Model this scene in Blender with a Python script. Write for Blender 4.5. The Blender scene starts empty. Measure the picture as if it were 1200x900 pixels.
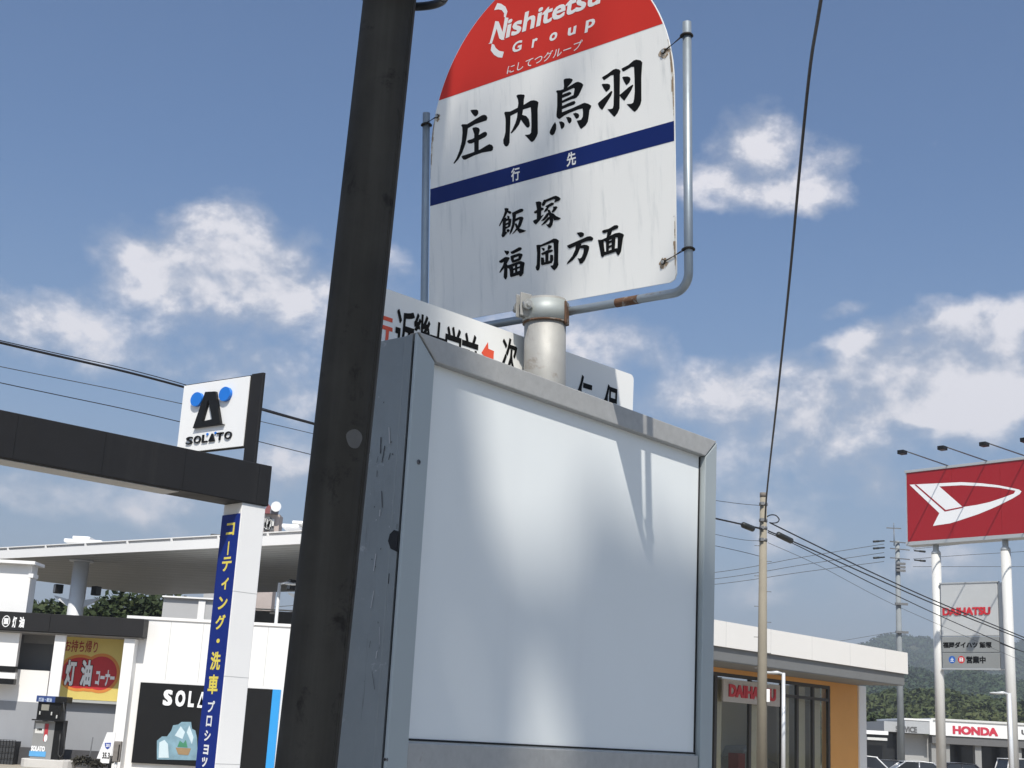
import bpy, bmesh, math, random
from mathutils import Vector, Matrix, noise
random.seed(7)
S = bpy.context.scene
C = S.collection
rad = math.radians

# ------------------------------------------------------------------ camera
FPX = 1600.0; PITCH = rad(14.5); ROLL = rad(3.1)
_u = Vector((0, -math.cos(PITCH), math.sin(PITCH)))
_c, _s = math.cos(ROLL), math.sin(ROLL)
_u = Vector((_c*_u.x - _s*_u.y, _s*_u.x + _c*_u.y, _u.z))
_z = Vector((0, 0, 1)); _y = (_z - _z.dot(_u)*_u).normalized(); _x = _y.cross(_u)
RW = Matrix((_x, _y, _u))                      # image axes (right, down, forward) -> world
EYE = Vector((0, 0, 1.6))
cam_d = bpy.data.cameras.new('camera'); cam = bpy.data.objects.new('camera', cam_d); C.objects.link(cam)
cam_d.sensor_width = 36; cam_d.lens = FPX/1200*36; cam_d.clip_start = 0.05; cam_d.clip_end = 20000
cx_, cy_, cz_ = RW @ Vector((1, 0, 0)), RW @ Vector((0, -1, 0)), RW @ Vector((0, 0, -1))
cam.matrix_world = Matrix(((cx_.x, cy_.x, cz_.x, EYE.x), (cx_.y, cy_.y, cz_.y, EYE.y), (cx_.z, cy_.z, cz_.z, EYE.z), (0, 0, 0, 1)))
S.camera = cam

def ray(x, y): return RW @ Vector(((x-600)/FPX, (y-450)/FPX, 1))
def atY(x, y, D): d = ray(x, y); return EYE + d*(D/d.y)
def atZ(x, y, Z): d = ray(x, y); return EYE + d*((Z-1.6)/d.z)
def azv(a): return Vector((math.sin(rad(a)), math.cos(rad(a)), 0))

# ------------------------------------------------------------------ light
SUN_AZ, SUN_EL = 177.0, 52.0
SUN = Vector((math.sin(rad(SUN_AZ))*math.cos(rad(SUN_EL)), math.cos(rad(SUN_AZ))*math.cos(rad(SUN_EL)), math.sin(rad(SUN_EL))))
sl = bpy.data.lights.new('sun', 'SUN'); sl.energy = 4.0; sl.angle = rad(0.53); sl.color = (1.0, 0.95, 0.87)
so = bpy.data.objects.new('sun', sl); C.objects.link(so)
so.rotation_euler = SUN.to_track_quat('Z', 'Y').to_euler(); so.location = (0, -10, 30)

S.view_settings.view_transform = 'Standard'; S.view_settings.look = 'None'
S.view_settings.exposure = 0.38; S.view_settings.gamma = 1.0; S.view_settings.use_curve_mapping = False

class NT:
    def __init__(s, tree): s.t = tree; s.n = tree.nodes; s.l = tree.links
    def new(s, typ, **kw):
        nd = s.n.new(typ)
        for k, v in kw.items(): setattr(nd, k, v)
        return nd
    def put(s, inp, v):
        if isinstance(v, bpy.types.NodeSocket): s.l.new(v, inp)
        elif v is not None: inp.default_value = v
    def m(s, op, a, b=None, c=None, clamp=False):
        nd = s.new('ShaderNodeMath', operation=op); nd.use_clamp = clamp
        s.put(nd.inputs[0], a); s.put(nd.inputs[1], b); s.put(nd.inputs[2], c); return nd.outputs[0]
    def vm(s, op, a, b=None):
        nd = s.new('ShaderNodeVectorMath', operation=op)
        s.put(nd.inputs[0], a); s.put(nd.inputs[1], b); return nd.outputs['Value' if op in ('LENGTH', 'DOT_PRODUCT') else 0]
    def mix(s, f, a, b, bt='MIX'):
        nd = s.new('ShaderNodeMix', data_type='RGBA', blend_type=bt)
        s.put(nd.inputs[0], f); s.put(nd.inputs[6], a); s.put(nd.inputs[7], b); return nd.outputs[2]
    def mr(s, v, a, b, c=0.0, d=1.0, smooth=True):
        nd = s.new('ShaderNodeMapRange'); nd.interpolation_type = 'SMOOTHSTEP' if smooth else 'LINEAR'
        for i, q in enumerate((v, a, b, c, d)): s.put(nd.inputs[i], q)
        return nd.outputs[0]
    def noise(s, vec, scale, detail=4, rough=0.55, dist=0.0):
        nd = s.new('ShaderNodeTexNoise'); s.put(nd.inputs['Vector'], vec); nd.inputs['Scale'].default_value = scale
        nd.inputs['Detail'].default_value = detail; nd.inputs['Roughness'].default_value = rough; nd.inputs['Distortion'].default_value = dist
        return nd

# ------------------------------------------------------------------ sky with clouds
W = bpy.data.worlds.new('World'); S.world = W; W.use_nodes = True
n = NT(W.node_tree); n.n.clear()
sky = n.new('ShaderNodeTexSky', sky_type='NISHITA'); sky.sun_disc = False
sky.sun_elevation = rad(SUN_EL); sky.sun_rotation = rad(SUN_AZ)
sky.air_density = 1.0; sky.dust_density = 2.2; sky.ozone_density = 1.3; sky.altitude = 0
tc = n.new('ShaderNodeTexCoord'); gen = tc.outputs['Generated']
sx = n.new('ShaderNodeSeparateXYZ'); n.put(sx.inputs[0], gen)
az = n.m('ARCTAN2', sx.outputs[0], sx.outputs[1]); el = n.m('ARCSINE', sx.outputs[2])
cmb = n.new('ShaderNodeCombineXYZ'); n.put(cmb.inputs[0], az); n.put(cmb.inputs[1], el)
uv0 = cmb.outputs[0]
w1 = n.noise(gen, 9, 3); w2 = n.noise(gen, 38, 4)
def centred(nd, k): 
    a = n.vm('SUBTRACT', nd.outputs['Color'], (0.5, 0.5, 0.5)); return n.vm('MULTIPLY', a, (k, k, 0))
uv = n.vm('ADD', n.vm('ADD', uv0, centred(w1, 0.055)), centred(w2, 0.02))
# (pixel x, y, radius x, radius y, weight) of the clouds seen in the photograph, as directions of the sky
BL0 = 0
BL = [(886, 150, 36, 36, 1.0), (905, 205, 60, 38, 1.0), (835, 212, 42, 24, .75), (950, 228, 40, 18, .7), (992, 181, 34, 14, .62), (1082, 172, 26, 12, .35),
      (205, 300, 66, 42, 1.2), (310, 305, 56, 52, 1.2), (265, 350, 105, 42, .8), (252, 248, 44, 20, .5), (35, 366, 62, 32, .8), (110, 385, 76, 26, .3), (330, 400, 60, 30, .5), (420, 330, 60, 40, .5),
      (1120, 385, 44, 34, 1.35), (1075, 430, 72, 42, 1.3), (1160, 440, 90, 52, 1.3), (1000, 442, 62, 40, 1.1), (900, 460, 66, 38, .95), (820, 465, 50, 32, .6), (1060, 500, 130, 34, .7), (960, 505, 60, 30, .5), (1200, 370, 50, 24, .5),
      (985, 357, 30, 10, .5), (705, 390, 70, 38, 1.1), (640, 330, 60, 40, .6), (560, 420, 70, 40, .7), (342, 560, 44, 36, .95), (225, 600, 54, 24, .75), (60, 590, 64, 22, .6), (150, 560, 60, 14, .3), (860, 600, 60, 30, .4), (960, 640, 110, 26, .3), (1140, 660, 90, 22, .3), (120, 430, 120, 24, .35), (280, 420, 130, 34, .3), (80, 520, 150, 26, .35), (1060, 560, 170, 30, .45), (900, 530, 90, 30, .4), (700, 470, 120, 40, .4), (1000, 690, 200, 30, .35), (350, 480, 80, 30, .4)]
dens = None
for (px, py, rx, ry, wt) in BL:
    d = ray(px, py).normalized(); a0 = math.atan2(d.x, d.y); e0 = math.asin(d.z)
    q = n.vm('SUBTRACT', uv, (a0, e0, 0)); q = n.vm('MULTIPLY', q, (FPX/rx/1.25*math.cos(e0), FPX/ry/1.25, 0))
    v = n.mr(n.vm('LENGTH', q), 1.55, 0.0, 0.0, wt)
    dens = v if dens is None else n.m('ADD', dens, v)
# beyond the frame the same broken cumulus goes on
gs = n.vm('MULTIPLY', gen, (1, 1, 1.35))
far = n.noise(gs, 3.2, 5, 0.6)
outside = n.m('MULTIPLY', n.mr(n.m('ABSOLUTE', az), 0.40, 0.56), 1.0)
upper = n.mr(el, 0.55, 0.68)
outm = n.m('MAXIMUM', outside, upper)
dens = n.m('ADD', dens, n.m('MULTIPLY', outm, n.mr(far.outputs[0], 0.5, 0.72, 0, 1.1)))
# solid cloud noise gives the billowed edge
f1 = n.noise(n.vm('ADD', gs, (3.1, 1.7, 0.4)), 15, 10, 0.58, 0.15)
f2 = n.noise(gs, 52, 6, 0.62)
fb_ = n.m('ADD', n.m('MULTIPLY', n.m('SUBTRACT', f1.outputs[0], 0.5), 2.7), n.m('MULTIPLY', n.m('SUBTRACT', f2.outputs[0], 0.5), 0.7))
cv = n.m('ADD', dens, n.m('MULTIPLY', fb_, n.mr(dens, 0.0, 0.5, 0.3, 1.0)))
cov = n.mr(cv, 0.20, 1.45, 0, .96, False)
# light from above: bright crowns, greyer and thinner towards the base
sh1 = n.noise(n.vm('ADD', gs, (3.1, 1.7, 0.425)), 17, 8, 0.58, 0.15)
relief = n.m('MULTIPLY', n.m('SUBTRACT', f1.outputs[0], sh1.outputs[0]), 5.0)
litf = n.m('ADD', n.mr(cv, 0.5, 1.5, 0.15, 0.75), relief, clamp=True)
litc = n.mix(litf, (4.1, 4.35, 4.95, 1), (7.3, 7.1, 7.3, 1))
cov = n.m('MINIMUM', n.m('ADD', cov, n.m('MULTIPLY', n.m('MULTIPLY', relief, cov), .5)), .97)
cov = n.m('MAXIMUM', cov, 0)
hz = n.mr(el, 0.0, 0.42, 1.0, 0.0)
base = n.mix(n.m('MULTIPLY', hz, 0.56), n.mix(1.0, sky.outputs[0], (0.62, 0.785, 0.95, 1), 'MULTIPLY'), n.mix(n.mr(el, 0.02, 0.24), (3.15, 3.3, 3.65, 1), (2.55, 3.15, 3.85, 1)))
col = n.mix(n.m('MULTIPLY', cov, n.mr(el, 0.0, 0.2, 0.5, 0.88)), base, litc)
bg = n.new('ShaderNodeBackground'); n.put(bg.inputs[0], col); bg.inputs[1].default_value = 0.1
wo = n.new('ShaderNodeOutputWorld'); n.l.new(bg.outputs[0], wo.inputs[0])

# ------------------------------------------------------------------ materials
MATS = {}
def mat(name, col, rough=0.6, metal=0.0, var=0.06, vscale=8.0, bump=0.0, bscale=60.0, dirt=None, streak=None, spec=None, emit=None):
    if name in MATS: return MATS[name]
    mt = bpy.data.materials.new(name); mt.use_nodes = True; MATS[name] = mt
    k = NT(mt.node_tree); p = k.n['Principled BSDF']
    co = k.new('ShaderNodeTexCoord').outputs['Object']
    c = (*col, 1) if len(col) == 3 else col
    out = c
    if var:
        nz = k.noise(co, vscale, 5, 0.6)
        out = k.mix(1.0, c, k.mix(nz.outputs[0], (1-var*2.2,)*3+(1,), (1+var*1.6,)*3+(1,)), 'MULTIPLY')
    if dirt:   # (colour, scale, low, high)
        nz = k.noise(co, dirt[1], 7, 0.7, 0.4)
        out = k.mix(k.mr(nz.outputs[0], dirt[2], dirt[3]), out, (*dirt[0], 1))
    if streak: # vertical rain streaks (colour, scale, low, high, amount)
        v = k.vm('MULTIPLY', co, (streak[1], streak[1], streak[1]*0.05))
        nz = k.noise(v, 1.0, 5, 0.65)
        out = k.mix(k.m('MULTIPLY', k.mr(nz.outputs[0], streak[2], streak[3]), streak[4]), out, (*streak[0], 1))
    k.put(p.inputs['Base Color'], out)
    rz = k.noise(co, vscale*2.3, 4, 0.6)
    k.put(p.inputs['Roughness'], k.mr(rz.outputs[0], 0.2, 0.8, max(rough-0.08, 0.02), min(rough+0.08, 1), False))
    p.inputs['Metallic'].default_value = metal
    if spec is not None: p.inputs['Specular IOR Level'].default_value = spec
    if bump:
        b = k.new('ShaderNodeBump'); b.inputs['Strength'].default_value = 0.5; b.inputs['Distance'].default_value = bump
        k.put(b.inputs['Height'], k.noise(co, bscale, 5, 0.6).outputs[0]); k.l.new(b.outputs[0], p.inputs['Normal'])
    if emit:
        p.inputs['Emission Color'].default_value = (*emit[0], 1); p.inputs['Emission Strength'].default_value = emit[1]
    return mt

M_white = mat('white_panel_paint', (.78, .77, .75), .5, 0, .02, 1.2, streak=((.6, .59, .56), 3, .55, .8, .25))
M_clad = mat('white_cladding', (.80, .79, .77), .5, 0, .015, .8, streak=((.6, .59, .56), 2, .55, .85, .2))
M_black = mat('charcoal_cladding', (.017, .0165, .017), .55, 0, .1, 1.5, spec=.25, streak=((.03, .029, .028), 3, .55, .8, .5))
M_blackp = mat('black_sign_face', (.009, .009, .009), .45, 0, .1, 1.5, spec=.25)
M_grey = mat('grey_wall_paint', (.30, .31, .33), .7, 0, .05, 1.0, streak=((.2, .2, .21), 3, .5, .8, .35))
M_dgrey = mat('dark_grey_recess', (.11, .115, .12), .7, 0, .08, 1.0)
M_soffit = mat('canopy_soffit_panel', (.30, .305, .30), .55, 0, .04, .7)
M_asph = mat('asphalt', (.05, .05, .052), .9, 0, .15, 6, bump=.01, bscale=90)
M_conc = mat('concrete', (.40, .38, .35), .85, 0, .08, 3, bump=.004, bscale=40, dirt=((.28, .26, .23), 2.5, .55, .75))
M_yard = mat('forecourt_concrete', (.34, .30, .24), .9, 0, .1, 1.5, bump=.004, bscale=40)
M_ink = mat('black_ink', (.006, .006, .006), .6, 0, .1, 30, spec=.15)
M_winkS = mat('white_lettering', (.8, .8, .8), .5, 0, .02, 5)

# ------------------------------------------------------------------ object helpers
def tag(o, label=None, cat=None, group=None, kind=None):
    if label: o['label'] = label
    if cat: o['category'] = cat
    if group: o['group'] = group
    if kind: o['kind'] = kind
    return o
def empty(name, loc, label, cat, group=None):
    o = bpy.data.objects.new(name, None); o.empty_display_size = .2; C.objects.link(o); o.location = loc
    return tag(o, label, cat, group)
def mesh_obj(name, me, m, parent=None):
    o = bpy.data.objects.new(name, me); C.objects.link(o)
    if m is not None and not me.materials:
        for q in (m if isinstance(m, (list, tuple)) else [m]): me.materials.append(q)
    if parent is not None:
        o.parent = parent; L = Vector((0, 0, 0)); q = parent
        while q is not None: L += q.location; q = q.parent
        o.location = -L        # geometry is given in world coordinates; parents are unrotated
        me.transform(Matrix.Translation(-L)) if False else None
    return o
class MB:
    """collects world-space pieces, builds ONE mesh"""
    def __init__(s): s.v = []; s.f = []; s.mi = []; s.smooth = []
    def add(s, vs, fs, mi=0, smooth=False):
        b = len(s.v); s.v += [Vector(q) for q in vs]
        for f in fs: s.f.append([b+i for i in f]); s.mi.append(mi); s.smooth.append(smooth)
        return s
    def hexa(s, p, mi=0):  # 8 corners: bottom 4 ccw then top 4
        return s.add(p, [(0, 3, 2, 1), (4, 5, 6, 7), (0, 1, 5, 4), (1, 2, 6, 5), (2, 3, 7, 6), (3, 0, 4, 7)], mi)
    def box(s, O, A, B, Cc, mi=0):  # corner + three edge vectors
        O, A, B, Cc = map(Vector, (O, A, B, Cc))
        if A.cross(B).dot(Cc) < 0: A, B = B, A
        return s.hexa([O, O+A, O+A+B, O+B, O+Cc, O+A+Cc, O+A+B+Cc, O+B+Cc], mi)
    def cbox(s, c, X, Y, Z, mi=0):
        c, X, Y, Z = map(Vector, (c, X, Y, Z)); return s.box(c-X/2-Y/2-Z/2, X, Y, Z, mi)
    def tube(s, pts, r, seg=12, mi=0, caps=True):
        pts = [Vector(p) for p in pts]; nP = len(pts)
        rs = r if isinstance(r, (list, tuple)) else [r]*nP
        T = []
        for i in range(nP):
            a = pts[max(i-1, 0)]; b = pts[min(i+1, nP-1)]; T.append((b-a).normalized())
        u = T[0].orthogonal().normalized(); rings = []
        for i in range(nP):
            u = (u - u.dot(T[i])*T[i]).normalized(); w = T[i].cross(u)
            rings.append([pts[i] + rs[i]*(math.cos(2*math.pi*k/seg)*u + math.sin(2*math.pi*k/seg)*w) for k in range(seg)])
        vs = [q for R in rings for q in R]; fs = []
        for i in range(nP-1):
            for k in range(seg):
                k2 = (k+1) % seg; fs.append((i*seg+k, i*seg+k2, (i+1)*seg+k2, (i+1)*seg+k))
        s.add(vs, fs, mi, True)
        if caps:
            s.add(rings[0], [tuple(reversed(range(seg)))], mi); s.add(rings[-1], [tuple(range(seg))], mi)
        return s
    def prism(s, poly, D, mi=0):   # planar polygon (world pts) extruded by D
        poly = [Vector(q) for q in poly]; D = Vector(D); k = len(poly)
        s.add(poly, [tuple(range(k))], mi); s.add([q+D for q in poly], [tuple(reversed(range(k)))], mi)
        s.add(poly+[q+D for q in poly], [(i, k+i, k+(i+1) % k, (i+1) % k) for i in range(k)], mi)
        return s
    def sphere(s, c, r, mi=0, seg=12, rings=8, sc=(1, 1, 1)):
        c = Vector(c); vs = []; fs = []
        for i in range(rings+1):
            t = math.pi*i/rings
            for k in range(seg):
                p = 2*math.pi*k/seg
                vs.append(c+Vector((r*sc[0]*math.sin(t)*math.cos(p), r*sc[1]*math.sin(t)*math.sin(p), r*sc[2]*math.cos(t))))
        for i in range(rings):
            for k in range(seg): fs.append((i*seg+k, (i+1)*seg+k, (i+1)*seg+(k+1) % seg, i*seg+(k+1) % seg))
        return s.add(vs, fs, mi, True)
    def build(s, name, m, parent=None, bevel=0.0, fix=True):
        me = bpy.data.meshes.new(name); me.from_pydata([tuple(v) for v in s.v], [], s.f)
        me.polygons.foreach_set('material_index', s.mi); me.polygons.foreach_set('use_smooth', s.smooth)
        o = mesh_obj(name, me, m, parent)
        if fix or bevel:
            bm = bmesh.new(); bm.from_mesh(me)
            bmesh.ops.remove_doubles(bm, verts=bm.verts, dist=1e-5)
            bmesh.ops.recalc_face_normals(bm, faces=bm.faces)
            bm.to_mesh(me); bm.free()
        if bevel:
            md = o.modifiers.new('bevel', 'BEVEL'); md.width = bevel; md.segments = 2; md.limit_method = 'ANGLE'; md.angle_limit = rad(40)
        return o

class Plane:
    """O origin, U right, V up, N towards the viewer"""
    def __init__(s, O, U, V=Vector((0, 0, 1)), N=None):
        s.O = Vector(O); s.U = Vector(U).normalized(); s.V = Vector(V).normalized()
        s.N = (N or s.U.cross(s.V)).normalized()
        if s.N.dot(EYE-s.O) < 0: s.N = -s.N
    def hit(s, x, y):
        d = ray(x, y); t = (s.O-EYE).dot(s.N)/d.dot(s.N); return EYE+d*t
    def uv(s, x, y): p = s.hit(x, y)-s.O; return p.dot(s.U), p.dot(s.V)
    def P(s, u, v, w=0.0): return s.O+s.U*u+s.V*v+s.N*w
    def off(s, w): return Plane(s.O+s.N*w, s.U, s.V, s.N)

_fc = {}
def glyphs(text, bold):
    key = (text, bold)
    if key in _fc: return _fc[key]
    cu = bpy.data.curves.new('t', 'FONT'); cu.body = text; cu.offset = bold; cu.resolution_u = 3
    o = bpy.data.objects.new('t', cu); C.objects.link(o)
    dg = bpy.context.evaluated_depsgraph_get(); ev = o.evaluated_get(dg); me = ev.to_mesh()
    vs = [(v.co.x, v.co.y) for v in me.vertices]; fs = [tuple(p.vertices) for p in me.polygons]
    ev.to_mesh_clear(); bpy.data.objects.remove(o); bpy.data.curves.remove(cu)
    _fc[key] = (vs, fs); return _fc[key]
def text_in(mb, pl, text, u0, v0, u1, v1, bold=0.02, shear=0.0, lift=0.002, thick=0.0, mi=0, rot=0):
    """fit the lettering exactly into the rectangle (u0,v0)-(u1,v1) of a plane; heavy weights are struck several times"""
    base = min(bold, .010); ex = max(0, bold-base)
    vs, fs = glyphs(text, base)
    if rot: vs = [(y, -x) for x, y in vs]
    x0 = min(v[0] for v in vs)-ex; x1 = max(v[0] for v in vs)+ex; y0 = min(v[1] for v in vs)-ex; y1 = max(v[1] for v in vs)+ex
    shifts = [(0, 0)] if ex == 0 else [(0, 0), (ex, ex*.8), (-ex, ex*.8), (ex, -ex*.8), (-ex, -ex*.8), (ex, 0), (-ex, 0)]
    for si, (dx, dy) in enumerate(shifts):
        P = []; lf = lift + si*(abs(v1-v0)*.0006)
        for x, y in vs:
            b = (y+dy-y0)/max(y1-y0, 1e-6); a = (x+dx-x0)/max(x1-x0, 1e-6)
            P.append((u0+(u1-u0)*a+shear*(b-.5)*(v1-v0), v0+(v1-v0)*b))
        mb.add([pl.P(a, b, lf+thick) for a, b in P], fs, mi)
        if thick > 0:
            ed = {}
            for f in fs:
                for i in range(len(f)):
                    e = (f[i], f[(i+1) % len(f)])
                    if (e[1], e[0]) in ed: del ed[(e[1], e[0])]
                    else: ed[e] = 1
            for a, b in ed:
                mb.add([pl.P(*P[a], lf+thick), pl.P(*P[b], lf+thick), pl.P(*P[b], lf), pl.P(*P[a], lf)], [(0, 1, 2, 3)], mi)
def text_px(mb, pl, text, xa, ya, xb, yb, **kw):
    """rectangle given by opposite corners (lower left, upper right) seen at two image points of the plane"""
    u0, v0 = pl.uv(xa, ya); u1, v1 = pl.uv(xb, yb); text_in(mb, pl, text, u0, v0, u1, v1, **kw)
def char_c(mb, pl, ch, x, y, w, h, **kw):
    u, v = pl.uv(x, y); text_in(mb, pl, ch, u-w/2, v-h/2, u+w/2, v+h/2, **kw)
def polys_px(mb, pl, polys, org, k, lift=.001, mi=0, thick=0.0, step=2e-5):
    for i, q in enumerate(polys):
        pts = [pl.uv(org[0]+a/k, org[1]+b/k) for a, b in q]
        pts = [pl.P(u, v, lift+i*step) for u, v in pts]
        if thick: mb.prism(pts, pl.N*thick, mi)
        else: mb.add(pts, [tuple(range(len(pts)))], mi)
def tri_fix(o):
    bm = bmesh.new(); bm.from_mesh(o.data); bmesh.ops.triangulate(bm, faces=[f for f in bm.faces if len(f.verts) > 4]); bm.to_mesh(bm and o.data); bm.free()

# ================================================================== SETTING: ground
mb = MB(); mb.add([(-3800, -1200, 0), (3800, -1200, 0), (3800, 4000, 0), (-3800, 4000, 0)], [(0, 1, 2, 3)])
tag(mb.build('ground', mat('ground_earth', (.14, .13, .09), .95, 0, .2, .05), fix=False), kind='structure')
RD = azv(44); RN = Vector((RD.y, -RD.x, 0))
def strip(name, o_a, o_b, m, z, a=-60, b=200, h=0):
    mb = MB()
    if h: mb.box(RN*o_a+RD*a, RD*(b-a), RN*(o_b-o_a), (0, 0, h))
    else: mb.add([RN*o_a+RD*a+Vector((0, 0, z)), RN*o_a+RD*b+Vector((0, 0, z)), RN*o_b+RD*b+Vector((0, 0, z)), RN*o_b+RD*a+Vector((0, 0, z))], [(0, 1, 2, 3)])
    return tag(mb.build(name, m, fix=False if not h else True), kind='structure')
strip('road', -14.0, -3.2, M_asph, .008)
for q in (-13.6, -8.7, -3.8): strip('road_marking', q, q+.15, mat('road_paint', (.7, .7, .68), .7, 0, .1, 6), .012)
strip('pavement', -2.9, 2.5, M_conc, 0, h=.12); strip('kerb', -3.15, -2.903, M_conc, 0, h=.13)
strip('pavement', -15.6, -14.3, M_conc, 0, h=.12); strip('kerb', -14.297, -14.05, M_conc, 0, h=.13)
strip('forecourt', -75, -15.61, M_yard, .01, -70, 48)
strip('car_park', -75, -15.61, M_yard, .014, 48.1, 170)

# ================================================================== BUS STOP TIMETABLE BOX
M_alu_side = mat('weathered_aluminium', (.235, .255, .26), .5, .35, .1, 9, bump=.0006, bscale=150, streak=((.10, .10, .11), 60, .62, .72, .7), dirt=((.36, .37, .38), 22, .6, .72))
M_alu_fr = mat('satin_aluminium_frame', (.37, .41, .42), .45, .2, .03, 5)
M_galv = mat('galvanised_top_rail', (.40, .40, .39), .6, .25, .09, 55, bump=.0005, bscale=260, dirt=((.30, .27, .24), 30, .62, .8))
M_panel = mat('white_blank_panel', (.745, .775, .775), .5, 0, .02, 3, spec=.3, dirt=((.55, .56, .57), 48, .72, .78), streak=((.66, .68, .69), 9, .5, .85, .35))
M_gask = mat('black_gasket', (.006, .006, .007), .7, 0, 0)
bd = azv(40.5); bn = Vector((bd.y, -bd.x, 0)); bs = -bn; Z3 = Vector((0, 0, 1))
P0 = atY(489.6, 388, 2.35); P0.z = 2.296
BW = 1.018; BZ0 = 1.44
def bp(u, z, s): return Vector((P0.x, P0.y, 0)) + bd*u + bs*s + Z3*z
box = empty('timetable_box', bp(BW/2, BZ0, .1), 'grey aluminium timetable box with a blank white front panel under the bus stop sign', 'timetable box')
g = .0012
m = MB(); m.box(bp(0.002, BZ0, .030), bd*(BW-.004), bs*.17, Z3*(P0.z-.003-BZ0)); casing = m.build('casing', M_alu_side, box, bevel=.003)
m = MB(); m.box(bp(.006, BZ0+.004, .024), bd*(BW-.012), bs*.0055, Z3*(P0.z-.014-BZ0)); m.build('gasket', M_gask, box)
m = MB(); m.box(bp(.045, BZ0+.06, .0155), bd*(BW-.09), bs*.004, Z3*(P0.z-.10-BZ0+.015)); m.build('panel', M_panel, box)
FD = .0235
def frame_piece(name, poly, mt, dz=0):
    m = MB(); m.prism([bp(u, z, dz) for u, z in poly], bs*(FD-dz)); return m.build(name, mt, box, bevel=.0022)
zt, zi = P0.z, 2.2515; ul, ur = .0515, .968
frame_piece('top_rail', [(g*2, zt), (BW-g*2, zt), (ur-g, zi), (ul+g, zi)], M_galv, -.0012)
FD = .0075; frame_piece('left_stile', [(0, zt-g*2), (ul-g, zi-g), (ul-g, BZ0), (0, BZ0)], M_alu_fr); FD = .0235
m = MB(); m.box(bp(.0055, BZ0+.002, .0077), bd*.0455, bs*.0162, Z3*(zi-.004-BZ0)); m.build('gasket', M_gask, box)
m = MB(); m.box(bp(.002, BZ0, .0138), bd*.0034, bs*.0161, Z3*(P0.z-.003-BZ0)); m.build('side_flange', M_alu_side, box)
frame_piece('right_stile', [(BW, zt-g*2), (BW, BZ0), (ur+g, BZ0), (ur+g, zi-g)], M_alu_fr)
frame_piece('bottom_rail', [(ul+g, 1.5833), (ur-g, 1.5833), (ur-g, BZ0), (ul+g, BZ0)], M_galv, .004)
m = MB(); m.box(bp(.045, 1.586, .013), bd*.93, bs*.0024, Z3*.0035); m.box(bp(.9640, 1.59, .0135), bd*.004, bs*.002, Z3*.66); m.build('rubber_seal', M_gask, box)
def screw(c, nrm, up, r, parent):
    m = MB(); m.tube([c-nrm*.001, c+nrm*.0012], r, 16); m.tube([c+nrm*.001, c+nrm*.0022], [r*.8, r*.55], 16)
    a = nrm.cross(up); 
    o = m.build('screw', mat('screw_steel', (.16, .16, .17), .4, .7, .1, 90), parent)
    m = MB(); m.cbox(c+nrm*.0023, a*r*1.1, up*r*.25, nrm*.0006); m.cbox(c+nrm*.0023, a*r*.25, up*r*1.1, nrm*.0006); m.build('slot', M_gask, o)
PF = Plane(bp(0, 0, 0), bd, Z3)
PS = Plane(bp(.002, 0, .03), bs, Z3, -bd)
c = PF.hit(490.5, 541.5); screw(c, bn, Z3, .0045, box)
for py in (890, 903): c = PS.hit(452, py); screw(c, -bd, Z3, .005, box)
# latch hole with its rounded back edge, and small slots and scratches on the side
m = MB(); pts = [(474, 622), (462, 621), (457, 626), (455, 634), (458, 643), (464, 646), (474, 646)]
q = [PS.uv(*t) for t in pts]; q[0] = (-.0165, q[0][1]); q[-1] = (-.0165, q[-1][1])
m.prism([PS.P(a, b, .0008) for a, b in q], -PS.N*.0016); m.build('latch_hole', M_gask, box)
for (a, b, cc, d) in ((465, 614, 466, 620), (455, 672, 457, 684)):
    u0, v0 = PS.uv(a, d); u1, v1 = PS.uv(cc, b); m = MB(); m.prism([PS.P(u0, v0, .0006), PS.P(u1+.001, v0, .0006), PS.P(u1+.001, v1, .0006), PS.P(u0, v1, .0006)], -PS.N*.001); m.build('vent_slot', M_gask, box)
m = MB(); rr = random.Random(3)
for i in range(46):
    x = rr.uniform(425, 462); y = rr.uniform(640, 850) if i % 2 else rr.uniform(430, 620)
    u, v = PS.uv(x, y)
    if not .004 < u < .16: continue
    l = rr.choice((.002, .003, .012, .03)); a = rr.uniform(-.35, .35); w = rr.uniform(.0003, .0011)
    m.add([PS.P(u-w, v, .0012), PS.P(u+w, v, .0012), PS.P(u+w+math.sin(a)*l, v+l, .0012), PS.P(u-w+math.sin(a)*l, v+l, .0012)], [(0, 1, 2, 3)], i % 3 == 0)
o = m.build('scratch', [mat('dark_scratch', (.04, .04, .045), .7), mat('pale_scratch', (.42, .42, .43), .5)], box, fix=False); o['kind'] = 'stuff'

# ================================================================== BUS STOP SIGN (pole, clamp, tube frame, board)
SC = 1.32
sU = Vector((0.71570627, -0.69702804, -0.04377723)); sV = Vector((-0.04842669, -0.11206019, 0.99252071)); sN = Vector((-0.69672045, -0.70823332, -0.11395695))
sO = EYE + (Vector((-0.15359375, 2.33383169, 2.30202151))-EYE)*SC
SP = Plane(sO, sU, sV, sN); BWs = .55*SC
M_steel = mat('galvanised_pole', (.37, .365, .345), .58, .25, .12, 14, bump=.0008, bscale=120, dirt=((.24, .21, .18), 16, .56, .72))
M_tube = mat('galvanised_tube', (.30, .34, .37), .42, .5, .08, 25, dirt=((.17, .12, .09), 9, .62, .72))
M_rust = mat('rust', (.12, .062, .034), .85, 0, .3, 40, bump=.001, bscale=200, dirt=((.28, .27, .25), 34, .52, .66))
M_sw = mat('sign_white_enamel', (.86, .855, .82), .45, 0, .015, 3, streak=((.40, .43, .44), 46, .50, .80, .42), dirt=((.42, .43, .44), 42, .70, .76))  # streaks: grime, strengthened to stand in for weak shade contrast
M_red = mat('sign_red', (.60, .035, .022), .5, 0, .03, 6, spec=.25)
M_blue = mat('sign_navy', (.007, .020, .125), .5, 0, .04, 8, spec=.2)
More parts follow.
